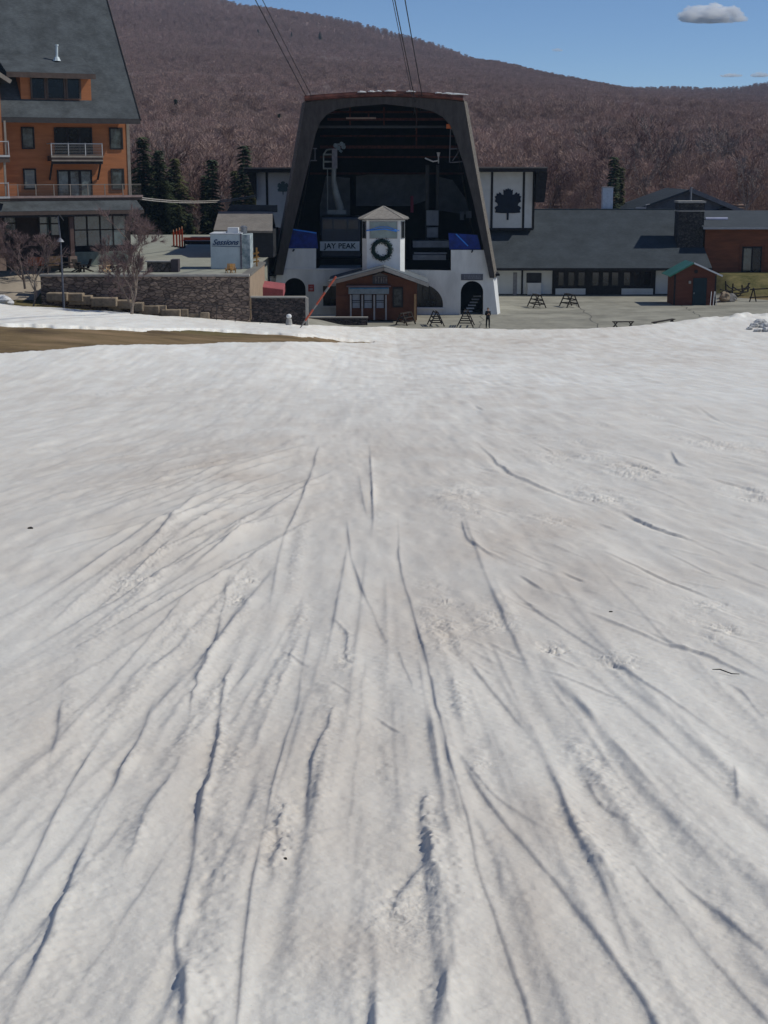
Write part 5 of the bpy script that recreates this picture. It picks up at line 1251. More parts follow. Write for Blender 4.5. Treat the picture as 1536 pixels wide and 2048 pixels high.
# windows of the two upper floors
def hwin(u0, v0, u1, v1, m=GLASS2, bars=0):
    wn = hb('window', u0, v0, u1, v1, -.05, -.005, m)
    mb = MB()
    FHo.box(mb, u0 - 3, v0 - 3, u0, v1 + 3, -.12, -.06); FHo.box(mb, u1, v0 - 3, u1 + 3, v1 + 3, -.12, -.06); FHo.box(mb, u0 - .3, v0 - 3, u1 + .3, v0, -.118, -.06); FHo.box(mb, u0 - .3, v1, u1 + .3, v1 + 3.5, -.13, -.06)
    for k in range(bars):
        um = u0 + (u1 - u0) * (k + 1) / (bars + 1); FHo.box(mb, um - 2.5, v0, um + 2.5, v1, -.1, -.06)
    mb.build('frame', TIMBER, wn)
hwin(46, 257, 66, 295); hwin(222, 258, 243, 296); hwin(112, 258, 182, 305, GLASS, 2)
hwin(50, 340, 70, 376, mat('curtained_glass', (.25, .27, .25), .25, .2, 1)); hwin(225, 340, 246, 376); hwin(118, 343, 182, 392, mat('pale_glass', (.2, .26, .27), .1, .4, .8, spec=1.0), 2)
def balcony(u0, u1, vt, vf, vb, dep, posts):
    x0, x1, z0, z1 = FHo.rect(u0, vf, u1, vb, -dep)
    mb = MB(); mb.box(x0, x1, -dep, -.01, z0, z1); bal = mb.build('balcony', TRIM, hotel)
    mb = MB(); mb.box(x0 - .03, x1 + .03, -dep - .05, -dep - .003, z1 - .12, z1 + .04); mb.box(x0, x1, -dep - .04, -dep - .003, z0 - .02, z0 + .08); mb.build('deck_edge', TRIML, bal)
    zr = FHo.loc((u0 + u1) / 2, vt, -dep)[1]
    mb = MB(); mb.box(x0, x1, -dep, -dep + .06, zr - .05, zr + .02)
    mb.box(x0, x0 + .05, -dep, -.01, zr - .05, zr + .02); mb.box(x1 - .05, x1, -dep, -.01, zr - .05, zr + .02)
    for k in range(1, 8): zz_ = z1 + (zr - z1) * k / 8; mb.box(x0 + .002, x1 - .002, -dep + .02, -dep + .03, zz_ - .006, zz_ + .006)
    for k in range(posts): xx = x0 + .03 + (x1 - x0 - .06) * k / (posts - 1); mb.box(xx - .035, xx + .035, -dep - .002, -dep + .065, z1, zr + .05)
    mb.build('railing', LMETAL, bal); return bal, (x0, x1, z0, z1)
bal, bb_ = balcony(103, 206, 287, 312, 322, 1.3, 4)
mb = MB()
for xx in (bb_[0] + .1, bb_[1] - .15): mb.beam((xx, -1.2, bb_[2] - .02), (xx, -.05, bb_[2] - 1.5), .12, .14)
mb.box(bb_[0], bb_[1], -1.25, -1.1, bb_[2] - .25, bb_[2] - .02); mb.build('bracket', TIMBER, bal)
# terrace rail above the ground floor roof, and that roof
x0, x1, z0, z1 = FHo.rect(-400, 394, 270, 396.5, -1.6)
mb = MB(); mb.box(xL, .45, -1.6, -.01, z1 - .35, z1); dk = mb.build('long_balcony', TRIM, hotel)
mb = MB(); mb.box(xL, .5, -1.68, -1.605, z1 - .14, z1 + .04); mb.build('deck_edge', mat('pinkish_trim', (.33, .24, .22)), dk)
zr = FHo.loc(150, 369, -1.6)[1]; mb = MB(); mb.box(xL, .4, -1.6, -1.54, zr - .03, zr + .02)
for k in range(1, 8): zz_ = z1 + (zr - z1) * k / 8; mb.box(xL, .4, -1.585, -1.575, zz_ - .005, zz_ + .005)
for u in (-20, 36, 72, 108, 141, 176, 210, 246, 262):
    xx = FHo.loc(u, 382, -1.6)[0]; mb.box(xx - .035, xx + .035, -1.602, -1.53, z1, zr + .04)
mb.build('railing', TRIML, dk)
mb = MB(); zt3 = FHo.loc(150, 398, -1.7)[1]; zb3 = FHo.loc(150, 421, -2.9)[1]; xe = FHo.loc(279, 410, -2.5)[0]
mb.quad((xL, -3.0, zb3), (xe + .2, -3.0, zb3), (xe, -1.0, zt3 + .15), (xL, -1.0, zt3 + .15), .2); pr = mb.build('canopy_roof', ASPH2, hotel)
mb = MB(); mb.box(xL, xe + .2, -3.08, -3.005, zb3 - .32, zb3 - .02); mb.build('canopy_fascia', TRIM, pr)
mb = MB(); mb.box(xL, xe, -3.0, 1.1, zb3 - .5, zb3 - .33); mb.build('canopy_soffit', TIMBER, hotel)
# storefront
for (u0, u1, v0, v1, nb) in ((148, 252, 428, 500, 3), (8, 32, 430, 468, 0), (78, 120, 430, 470, 1)):
    x0, x1, z0, z1 = FHo.rect(u0, v0, u1, v1, 1.1)
    g = MB(); g.box(x0, x1, 1.1, 1.19, z0, z1); wn = g.build('shop_window', mat('storefront_glass', (.085, .13, .135), .06, .5, .5, spec=1.0), hotel)
    mb = MB()
    for k in range(nb + 2): xx = x0 + (x1 - x0) * k / (nb + 1); mb.box(xx - .06, xx + .06, 1.03, 1.095, z0, z1)
    mb.box(x0, x1, 1.035, 1.095, (z0 + z1 * 1.3) / 2.3 - .05, (z0 + z1 * 1.3) / 2.3 + .05); mb.box(x0, x1, 1.03, 1.096, z1 - .1, z1); mb.build('mullion', TIMBER, wn)
hb('dark_doorway', 120, 430, 141, 522, 1.0, 1.15, LINING); hb('dark_doorway', -30, 480, 40, 524, 1.0, 1.15, LINING)
x0, x1, z0, z1 = FHo.rect(148, 465, 262, 503, .9); mb = MB(); mb.box(x0 + .02, x1, .95, 1.02, z0, z1 - 1.1); mb.build('dark_furniture_band', LINING, hotel)
x0, x1, z0, z1 = FHo.rect(150, 503, 258, 520, .6); mb = MB(); mb.box(x0, x1, .6, 1.05, 0, z1); mb.build('planter_wall', mat('grey_green_wall', (.2, .23, .2)), hotel)
for u in (143, 0):
    x, _ = FHo.loc(u, 470, -2.4); mb = MB(); mb.box(x - .16, x + .16, -2.6, -2.25, 0, zb3 - .5); co = mb.build('column', mat('column_brown', (.13, .08, .07), .8, .2, 1), hotel)
    mb = MB(); mb.box(x - .3, x + .3, -2.72, -2.15, 0, 1.0); mb.build('column_base', mat('column_base', (.28, .2, .16)), co)
# projecting bay with its own gable at the very left
xb0 = FHo.loc(-170, 300, -2)[0]; xb1 = FHo.loc(6, 300, -2.0)[0]
ze = FHo.loc(10, 158, -2)[1]
mb = MB(); mb.box(xb0, xb1, -2.0, -.01, z1 * 0 + zt3 + .3, ze); by = mb.build('gable_bay', SIDING, hotel)
xm = (xb0 + xb1) / 2; hr_ = (xb1 - xm + .6) * .62
mb = MB(); A = Vector((xm, -2.7, ze + hr_)); B = Vector((xb1 + .75, -2.7, ze - .15)); C_ = Vector((xb0 - .75, -2.7, ze - .15)); bk = Vector((0, 9.7, 0))
mb.quad(A, B, B + bk, A + bk, .2); mb.quad(C_, A, A + bk, C_ + bk, .2); br_ = mb.build('bay_roof', ASPH2, by)
mb = MB(); mb.beam(A + Vector((0, -.05, -.1)), B + Vector((0, -.05, -.1)), .1, .32); mb.beam(A + Vector((0, -.05, -.1)), C_ + Vector((0, -.05, -.1)), .1, .32); mb.build('bay_rake', TRIML, br_)
mb = MB(); mb.prism([(xb0, ze - .1), (xb1, ze - .1), (xm, ze + hr_ - .3)], -1.99, -1.7); mb.build('bay_gable_wall', SIDING, by)
for vt, vf, vb in ((227, 311, 325), (310, 394, 402)):
    x0 = FHo.loc(-120, vf, -3)[0]; x1 = FHo.loc(19, vf, -3.2)[0]; zf1 = FHo.loc(5, vf, -3.2)[1]; zf0 = FHo.loc(5, vb, -3.2)[1]
    mb = MB(); mb.box(x0, x1, -3.2, -2.01, zf0, zf1); b2 = mb.build('bay_balcony', TRIM, by)
    mb = MB(); mb.box(x0, x1 + .03, -3.26, -3.205, zf1 - .12, zf1 + .04); mb.box(x0, x1, -3.2, -3.14, zf1 + 1.05, zf1 + 1.12); mb.box(x1 - .07, x1, -3.2, -3.13, zf1, zf1 + 1.15); mb.build('railing', LMETAL, b2)
    mb = MB(); mb.box(x1 - .3, x1 - .14, -3.12, -2.96, zf1, zf1 + 2.7); mb.build('bay_post', TRIML, b2)

# ---- overhead wires to the station
for i, (va, vb_, lab) in enumerate(((395, 389.5, 'upper of the two pale wires strung from the hotel to the station'), (398.5, 392.5, 'lower of the two pale wires strung from the hotel to the station'))):
    a_ = pt(279, va, 133); b_ = pt(514, vb_, 168); mb = MB(); n_ = 10
    mb.tube([(b_ - a_) * (k / n_) + Vector((0, 0, -.5 * 4 * (k / n_) * (1 - k / n_))) for k in range(n_ + 1)], .045, 5); o = mb.build('wire', mat('pale_wire', (.42, .39, .36))); o.location = a_; tag(o, lab, 'wire', 'wires between hotel and station')

# ================================================================== TERRACE FURNITURE
FP = Frame((0, 127, ZP))
p0 = pt(421, 545, 124); vp = empty('vendor_hut', (pt(445, 540, 125).x, 124.6, ZP + .02), R(0), 'pale blue white box kiosk with handwritten lettering on the terrace', 'kiosk')
KO = vp.location
def kx(u, v, y): return pt(u, v, y) - KO
xk0 = kx(421, 500, 124.6).x; xk1 = kx(482, 500, 124.6).x; zk1 = kx(450, 468.5, 124.6).z
mb = MB(); mb.box(xk0, xk1, 0, 3.4, .02, zk1); kw = mb.build('body', mat('kiosk_blue_white', (.54, .61, .62), .7, .07, 1.2), vp, bevel=.04)
mb = MB(); mb.box(xk0 - .05, xk1 + .05, -.05, 3.45, zk1, zk1 + .07); mb.build('roof', mat('kiosk_roof', (.62, .64, .66), .6, .05), vp)
c_ = kx(450, 485, 124.6); o = link('lettering', text_mesh("Sessions", .62, .02, shear=.45), mat('script_blue', (.03, .07, .16)), kw); o.location = (c_.x, -.03, c_.z)
a_ = kx(424, 492, 124.6); mb = MB(); mb.tube([(a_.x, -.02, a_.z), (a_.x + 2.3, -.02, a_.z - .06)], .025, 5); mb.build('underline', mat('script_blue', (.03, .07, .16)), kw)
for i, (u0, u1, v0, v1) in enumerate(((456, 477, 455, 470), (452, 466, 463, 470))):
    q0 = kx(u0, v1, 125.4); q1 = kx(u1, v0, 125.4); mb = MB(); mb.box(q0.x, q1.x, .5 + i * .3, 1.3 + i * .2, zk1 + .07, max(q1.z, zk1 + .2)); mb.build('rooftop_unit', WPAINT, vp)
q = kx(487, 455, 126.3); mb = MB(); mb.tube([(q.x, 2.0, 1.8), (q.x, 2.0, q.z)], [.22, .28], 8); mb.tube([(q.x, 2.0, q.z), (q.x, 2.0, q.z + .15)], [.35, .1], 8); mb.build('exhaust', METAL, vp)
# side part of the kiosk: a printed screen panel
q0 = kx(483, 540, 124.9); q1 = kx(504, 466, 127.0)
mb = MB(); mb.box(xk1 + .02, q1.x, .3, 3.2, .02, zk1 - .05); sdp = mb.build('side_annex', mat('printed_panel', (.5, .55, .56), .7, .3, 2.2, c2=(.14, .2, .22)), vp)
mb = MB(); mb.box(xk1 - .06, xk1 + .08, -.08, .06, .02, zk1 + .05); mb.build('corner_pillar', mat('pillar_greyred', (.24, .22, .25), .7, .4, 3), vp)
# lumber rack right of the kiosk
q = pt(515, 524, 129); lr_ = empty('wood_rack', (q.x - .3, 127.5, ZP + .02), 0, 'small golden wooden rack beside the kiosk at the terrace end', 'rack')
for k in range(3):
    mb = MB(); mb.box(-.5 + k * .4, -.38 + k * .4, 0, .1, 0, 1.0 + .3 * k); mb.build('post', mat('golden_wood', (.45, .24, .07), .8, .15, 3), lr_)
for k in range(3):
    mb = MB(); mb.beam((-.55, .15, .3 + k * .3), (.55, .15, .5 + k * .35), .05, .14); mb.build('slat', MATS['golden_wood'], lr_)
# adirondack chairs
def adirondack(u, v, y, ang, m, label, grp='garden chairs on the terrace'):
    q = pt(u, v, y); root = empty('garden_chair', (q.x, y, ZP + .02), ang, label, 'chair', grp)
    mb = MB()
    for k in range(5): mb.beam((-.24 + k * .12, .18, .30), (-.26 + k * .13, .48, 1.02), .10, .03)
    mb.build('backrest', m, root)
    mb = MB()
    for k in range(5): mb.beam((-.28, -.30 + k * .12, .38 - k * .025), (.28, -.30 + k * .12, .38 - k * .025), .10, .025)
    mb.build('seat', m, root)
    for s_ in (-1, 1):
        mb = MB(); mb.beam((s_ * .32, -.38, .55), (s_ * .32, .32, .55), .12, .03); mb.build('armrest', m, root)
        mb = MB(); mb.beam((s_ * .30, -.30, 0), (s_ * .30, -.30, .54), .05, .08); mb.build('leg', m, root)
        mb = MB(); mb.beam((s_ * .27, -.28, .36), (s_ * .27, .55, .02), .04, .10); mb.build('leg', m, root)
    return root
adirondack(210, 545, 121, R(-20), mat('tan_chair_wood', (.5, .33, .2), .8, .12, 3), 'tan wooden slatted garden chair alone on the terrace')
adirondack(226, 545, 122, R(150), WOODD, 'dark slatted chair just right of the tan garden chair')
adirondack(158, 546, 121, R(60), WOODD, 'dark chair right of the terrace dining table')
adirondack(172, 546, 121.5, R(-60), WOODD, 'dark folding chair between dining table and tan chair')
adirondack(466, 548, 120.2, R(10), mat('golden_wood', (.45, .24, .07)), 'small golden chair in front of the kiosk')
adirondack(458, 548, 120.4, R(-10), mat('golden_wood', (.45, .24, .07)), 'second golden chair left of the one at the kiosk')
for o in [o for o in bpy.data.objects if 'golden chair' in str(o.get('label', ''))]: o.scale = (.7, .7, .7)
def ptable(u, v, y, ln, label, m, grp='tables on the terrace', hgt=.76):
    q = pt(u, v, y); root = empty('patio_table', (q.x, y, ZP + .02), R(4), label, 'table', grp)
    mb = MB(); mb.box(-ln / 2, ln / 2, -.4, .4, hgt - .06, hgt); mb.build('tabletop', m, root)
    for sx in (-1, 1):
        for sy2 in (-1, 1):
            mb = MB(); mb.box(sx * (ln / 2 - .1) - .05, sx * (ln / 2 - .1) + .05, sy2 * .3 - .05, sy2 * .3 + .05, 0, hgt - .061); mb.build('leg', m, root)
    for sy2 in (-1, 1):
        mb = MB(); mb.box(-ln / 2 + .1, ln / 2 - .1, sy2 * .72 - .13, sy2 * .72 + .13, .42, .46); mb.build('bench_board', m, root)
ptable(108, 546, 120.5, 1.5, 'dark picnic table at the left end of the terrace', WOODD)
ptable(140, 546, 121.5, 1.7, 'dark picnic table behind the street lamp', WOODD)
ptable(246, 546, 121.5, 1.0, 'small low dark table under the leafless tree', WOODD, hgt=.5)
# covered fire feature
q = pt(324, 545, 121.0); fr = empty('stone_fire_pit', (q.x, 121.2, ZP + .02), 0, 'boxy brown stone fire pit with a dark metal side on the terrace', 'fire pit')
mb = MB(); mb.box(-1.2, .7, -.1, 1.1, 0, .8); mb.build('base', mat('brown_stone', (.17, .14, .12), .9, .3, 2, .04, 3, kind='stone'), fr, bevel=.04)
mb = MB(); mb.box(.72, 1.3, -.2, 1.0, 0, 1.0); mb.build('metal_side', mat('mauve_metal', (.07, .055, .06), .6), fr)
mb = MB(); mb.box(-1.3, .75, -.18, 1.15, .802, .9); mb.build('top', CAPST, fr)
# orange things before the hotel
for i, (u0, u1, v0, v1, m, lab, nm, ct) in enumerate(((55, 87, 503, 519, mat('orange_canvas', (.5, .13, .05), .8, .2, 2), 'orange planter box beside the hotel entrance', 'planter_box', 'planter'), (95, 121, 502, 516, mat('tan_board', (.6, .36, .16), .8, .08, 2), 'tan wooden chest right of the orange planter', 'wooden_chest', 'chest'), (230, 262, 494, 502, mat('orange_canvas', (.5, .13, .05)), 'orange planter below the shop window corner', 'planter_box', 'planter'))):
    yy = 127 if i < 2 else 149; q0 = pt(u0, v1, yy); q1 = pt(u1, v0, yy); root = empty(nm, ((q0.x + q1.x) / 2, yy, ZP + .02), 0, lab, ct)
    wdt = (q1.x - q0.x) / 2; hh = min(.85, max(.5, q1.z - ZP))
    mb = MB(); mb.box(-wdt, wdt, 0, .7, .12, hh); mb.build('box', m, root, bevel=.04)
    mb = MB(); mb.box(-wdt - .04, wdt + .04, -.04, .74, hh, hh + .06); mb.build('lid', m if i else TRIM, root)
    for sx in (-1, 1): mb = MB(); mb.box(sx * (wdt - .1) - .05, sx * (wdt - .1) + .05, .1, .6, 0, .12); mb.build('foot', TIMBER, root)
# orange mesh barriers and the tube gate at the rear of the terrace
for i, (u, lab) in enumerate(((348, 'leftmost upright orange barrier at the rear of the terrace'), (354, 'second upright orange barrier at the rear of the terrace'), (360, 'third upright orange barrier at the rear of the terrace'), (365, 'rightmost tall orange barrier beside the long bar'))):
    yy = 160 - i * 1.0; q = pt(u, 500, yy); root = empty('orange_barrier', (q.x, yy, ZP + .02), 0, lab, 'barrier', 'orange barriers')
    mb = MB(); mb.box(-.08, .08, -.05, .05, .1, 1.5 + i * .15); mb.build('panel', ORANGE, root); mb = MB(); mb.box(-.22, .22, -.25, .25, 0, .1); mb.build('foot', TIMBER, root)
    mb = MB(); mb.tube([(0, 0, 1.5 + i * .15), (0, 0, 1.75 + i * .15)], .05); mb.build('handle', mat('pale_orange', (.7, .35, .2)), root)
q = pt(367, 478, 158); q2 = pt(423, 478, 158); gt = empty('bar_gate', (q.x, 158, ZP + .02), 0, 'long horizontal orange red bar gate left of the kiosk', 'gate')
mb = MB(); mb.beam((0, 0, q.z - ZP), (q2.x - q.x + .5, 0, q.z - ZP), .15, .3); mb.build('bar', ORANGE, gt)
mb = MB(); mb.box(0, q2.x - q.x + .5, .5, .6, .3, q.z - ZP - .25); mb.build('dark_barrier', TIMBER, gt)
for xx in (.1, q2.x - q.x): mb = MB(); mb.box(xx - .08, xx + .08, -.08, .08, 0, q.z - ZP - .16); mb.build('post', TIMBER, gt)
mb = MB(); q3 = pt(419, 485, 126); 
# cottage with tan roof behind the kiosk
FK = Frame((pt(470, 460, 140.5).x, 140.5, ZP)); ct = empty('low_cottage', FK.P, 0, 'low outbuilding with a pale sunlit shingle roof behind the kiosk', 'outbuilding')
a1_ = FK.p3(427, 460, 0); a2_ = FK.p3(545, 462, 0); b1_ = Vector(FK.p3(437, 423, 5)); b2_ = Vector(FK.p3(545, 423, 5))
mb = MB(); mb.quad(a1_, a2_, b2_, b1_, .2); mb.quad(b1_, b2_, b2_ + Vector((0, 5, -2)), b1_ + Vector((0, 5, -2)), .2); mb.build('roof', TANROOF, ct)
mb = MB(); mb.box(a1_[0] + .5, a2_[0], .6, 8, 0, a1_[2] - .05); mb.build('wall', mat('cottage_wall', (.03, .032, .036)), ct)
mb = MB(); mb.prism([(Vector(FK.p3(452, 424, 6)).x, b1_.z - .1), (a2_[0], b1_.z - .1), (a2_[0], b1_.z + .55), (Vector(FK.p3(462, 413, 6)).x, b1_.z + .6)], 6, 7); mb.build('rear_roof', ASPH, ct)

# ---- street lamp
q = pt(127, 602, 115.5); lp = empty('street_lamp', (q.x, 115.5, zg(q.x, 115.5)), 0, 'slim dark lamp post with a small hooded head in front of the stone wall', 'street lamp')
zt = pt(122, 432, 115.5).z - lp.location.z; zl = pt(124, 483, 115.5).z - lp.location.z
mb = MB(); mb.tube([(0, 0, -.3), (0, 0, 1.0), (0, 0, zl), (-.1, 0, zt)], [.11, .085, .06, .04], 8); mb.build('pole', mat('lamp_blue_grey', (.10, .11, .14), .5), lp)
mb = MB(); mb.tube([(-.02, -.05, zl - .02), (-.02, -.05, zl + .1), (-.02, -.05, zl + .28)], [.30, .22, .05], 12); mb.build('lamp_shade', mat('pale_shade', (.3, .31, .34), .5), lp)
mb = MB(); mb.tube([(-.35, 0, zt - .2), (0, 0, zt + .1), (.3, 0, zt - .35)], .04, 6); mb.build('arm', DMETAL, lp)

# ================================================================== TREES
def bare_mesh(h, spread, seed, nt_=260, levels=4, trunk_r=.14, tw=.035, lean=0.0, upright=.6, fork=.28):
    """trunk + limbs mesh (0) and twig mesh (1) of a leafless tree"""
    rs = random.Random(seed); tb = MB(); tips = []
    def grow_(p, d, L_, r, lv):
        n = 3; pts = [p]; q = p.copy(); dd_ = d.copy()
        for k in range(n):
            dd_ = (dd_ + Vector((rs.gauss(0, .13), rs.gauss(0, .13), rs.gauss(0, .06) + .04))).normalized(); q = q + dd_ * (L_ / n); pts.append(q.copy())
        r1 = r * .62; tb.tube(pts, [r + (r1 - r) * k / n for k in range(n + 1)], 6 if lv < 2 else 4, False)
        if lv >= levels: tips.append((q, dd_, L_)); return
        if lv >= 1: tips.append((pts[2], dd_, L_))
        for k in range(rs.choice((2, 3, 3)) if lv else 5):
            az = rs.uniform(0, 2 * math.pi); el = rs.uniform(.35, .9) * (1 - upright * .4)
            a = dd_.orthogonal().normalized(); a = Matrix.Rotation(az, 3, dd_) @ a
            nd = (dd_ * math.cos(el) + a * math.sin(el) * spread).normalized()
            grow_(pts[-1] if k < 2 else pts[rs.choice((1, 2))], nd, L_ * rs.uniform(.55, .78), r1 * rs.uniform(.6, .9), lv + 1)
    grow_(Vector((0, 0, -.3)), Vector((lean, 0, 1)).normalized(), h * fork, trunk_r, 0)
    wb = MB(); per = max(1, nt_ // max(1, len(tips)))
    for (p, d, L_) in tips:
        for k in range(per):
            dd_ = (d + Vector((rs.gauss(0, .55), rs.gauss(0, .55), rs.gauss(.25, .4)))).normalized(); l = rs.uniform(.35, 1.0) * h * .085
            s = dd_.cross(Vector((rs.gauss(0, 1), rs.gauss(0, 1), rs.gauss(0, 1)))).normalized() * tw
            q = p - d * L_ * rs.uniform(0, .6)
            wb.add([q - s, q + s, q + dd_ * l + Vector((0, 0, rs.uniform(-.1, .1)))], [(0, 1, 2)])
    return tb, wb
def raw_mesh(mb, name, mats):
    me = bpy.data.meshes.new(name); me.from_pydata(mb.v, [], mb.f)
    for m in mats: me.materials.append(m)
    return me
def bare_tree(x, y, z, h, label, seed, m_t=BARK, m_w=TWIG, group=None, name='bare_tree', **kw):
    root = empty(name, (x, y, z), 0, label, 'tree', group)
    tb, wb = bare_mesh(h, 1.0, seed, **kw); link('trunk', raw_mesh(tb, 'trunk', []), m_t, root); link('crown', raw_mesh(wb, 'crown', []), m_w, root); return root
PTW = mat('purple_twigs', (0.21, 0.145, 0.14), .95, .15, .5)
q = pt(48, 540, 121); bare_tree(q.x, 121, 3.9 + .9, 6.0, 'leafless young tree with purplish twigs before the hotel entrance', 101, m_w=PTW, nt_=7000, tw=.011, trunk_r=.10, fork=.33, levels=5)
q = pt(262, 628, 113.5); bare_tree(q.x, 113.5, zg(q.x, 113.5), 8.6, 'tall leafless tree with a pale bent trunk rising in front of the stone wall', 102, m_t=mat('tan_bark', (.28, .23, .19), .95, .25, 4), m_w=PTW, nt_=9000, tw=.012, trunk_r=.14, fork=.36, levels=5)
q = pt(64, 600, 115.5); bare_tree(q.x, 115.5, zg(q.x, 115.5), 6.2, 'thin leaning leafless tree at the left end of the stone wall', 103, m_t=mat('tan_bark', (.28, .23, .19)), m_w=PTW, nt_=1300, tw=.016, trunk_r=.08, lean=.16, fork=.36)
q = pt(95, 540, 124); bare_tree(q.x, 124, ZP, 5.0, 'small leafless tree between planter and chest by the hotel', 105, m_w=PTW, nt_=1500, tw=.016, trunk_r=.09)
# conifers
def conifer(x, y, h, r_, label, seed, group=None, m=NEEDLE, z=None, dens=1.0):
    rs = random.Random(seed); root = empty('conifer', (x, y, zg(x, y) - .3 if z is None else z), rs.uniform(0, 6), label, 'tree', group)
    tb = MB(); tb.tube([(0, 0, 0), (0, 0, h * .97)], [h * .018, .02], 7); tb.build('trunk', BARK, root)
    cb_ = MB(); zc = h * .08
    while zc < h * .985:
        f = (zc / h); rr_ = r_ * (1 - f) ** .8 * rs.choice((.35, .8, .9, 1.1, 1.25)) + .1
        nb = int(7 + 6 * (1 - f))
        for k in range(nb):
            a = rs.uniform(0, 6.283); L_ = rr_ * rs.uniform(.65, 1.25); dr_ = Vector((math.cos(a), math.sin(a), 0)); sd_ = Vector((-math.sin(a), math.cos(a), 0))
            nn = max(3, int(L_ / (h * .035) * dens))
            for j in range(nn):
                t = (j + .5) / nn; c = dr_ * L_ * t + Vector((0, 0, zc - L_ * .32 * t * t + rs.uniform(-.1, .1)))
                w_ = h * .03 * (1.25 - t * .7)
                for s_ in (-1, 1):
                    tip = c + (sd_ * s_ * rs.uniform(.8, 1.5) + dr_ * rs.uniform(.3, 1.0)).normalized() * w_ * 2.0 + Vector((0, 0, -w_ * rs.uniform(.2, .9)))
                    cb_.add([c - dr_ * w_ * .6, c + dr_ * w_ * .6 + Vector((0, 0, .04)), tip], [(0, 1, 2)])
        zc += h * .026
    link('crown', raw_mesh(cb_, 'crown', []), m, root); return root
OLIV = mat('olive_needles', (0.11, 0.11, 0.04), .9, .3, .6, c2=(.05, .06, .025))
for i, (u, vt, vb, y, wpx, m, lab) in enumerate((
    (288, 268, 440, 193, 74, NEEDLE, 'tall dark spruce standing right behind the hotel corner'),
    (320, 296, 440, 192, 66, NEEDLE, 'dark spruce just right of the tallest one by the hotel'),
    (350, 312, 440, 195, 60, OLIV, 'olive green fir right of the two dark spruces'),
    (425, 312, 450, 194, 34, NEEDLE, 'slim dark spruce midway between hotel and station'),
    (411, 345, 440, 197, 16, NEEDLE, 'narrow small spruce touching the slim one on its left'),
    (489, 283, 430, 194, 32, NEEDLE, 'pointed spruce beside the left roof of the station'),
    (472, 335, 430, 198, 20, OLIV, 'short olive fir below the pointed spruce'),
    (505, 365, 430, 192, 26, OLIV, 'low olive bushy fir against the left wing of the station'),
    (358, 408, 475, 191, 26, OLIV, 'small fir behind the orange barriers'),
    (380, 425, 475, 191, 20, NEEDLE, 'small dark fir right behind the bar gate'),
    (559, 226, 300, 420, 17, NEEDLE, 'dark evergreen on the hillside left of the station roof'),
    (352, 196, 250, 460, 12, NEEDLE, 'dark evergreen high among bare trees above the spruces'),
    (1226, 308, 440, 215, 24, NEEDLE, 'tall dark spruce behind the white roof vent'),
    (1240, 330, 440, 219, 16, OLIV, 'olive spruce close behind the white roof vent spruce'),
    (981, 222, 255, 640, 7, NEEDLE, 'tiny far evergreen just right of the station roof'),
    (516, 58, 84, 1500, 8, NEEDLE, 'leftmost far evergreen on the upper slope'),
    (528, 60, 84, 1500, 8, NEEDLE, 'far evergreen right of the leftmost one on the upper slope'),
    (541, 62, 80, 1500, 7, NEEDLE, 'third far evergreen in the row on the upper slope'),
    (583, 64, 82, 1500, 7, NEEDLE, 'far evergreen standing alone right of the row on the upper slope'),
    (640, 62, 80, 1500, 7, NEEDLE, 'far evergreen nearest the middle of the upper slope'))):
    q = pt(u, (vt + vb) / 2, y); zt = pt(u, vt, y).z; zb_ = zg(q.x, y) - .3
    if y > 1000: zb_ = pt(u, vb, y).z
    conifer(q.x, y, max(3.0, zt - zb_), wpx / F * y * 1.0, lab, 300 + i, m=m, z=zb_, dens=1.3 if y < 300 else .7)
# individual bare trees behind the buildings (copies of four kinds)
kinds = []
for k in range(5):
    tb, wb = bare_mesh(13, 1.0, 400 + k, nt_=1500, tw=.045, trunk_r=.16, fork=.4, upright=.9)
    kinds.append((raw_mesh(tb, 'trunk', []), raw_mesh(wb, 'crown', [])))
rs = random.Random(21)
TW2 = mat('brown_twigs', (0.26, 0.165, 0.14), .95, .2, .4); TW3 = mat('grey_twigs', (0.34, 0.27, 0.24), .95, .2, .4)
spots = [(rs.uniform(276, 500), rs.uniform(200, 222)) for _ in range(26)] + [(rs.uniform(1090, 1560), rs.uniform(228, 290)) for _ in range(34)]
for i, (u, y) in enumerate(spots):
    q = pt(u, 430, y); k = rs.randrange(5); pale = rs.random() < .35; left = u < 600
    z = zg(q.x, y)
    lab = ('pale trunked leafless tree' if pale else 'brown leafless tree') + (' in the thicket between hotel and station' if left else ' in the woods behind the long lodge')
    root = empty('bare_tree', (q.x, y, z - .2), rs.uniform(0, 6), lab, 'tree', ('pale' if pale else 'brown') + (' trees behind the terrace' if left else ' trees behind the lodge'))
    s_ = rs.uniform(.65, 1.1); root.scale = (s_ * .9, s_ * .9, s_)
    for j, nm in ((0, 'trunk'), (1, 'crown')):
        c = bpy.data.objects.new(nm, kinds[k][j].copy() if False else kinds[k][j]); COL.objects.link(c); c.parent = root
        if not c.data.materials: c.data.materials.append(BARK)
        c.material_slots[0].link = 'OBJECT'
        c.material_slots[0].material = (BARKP if pale else BARK) if j == 0 else (TW3 if pale else TW2)

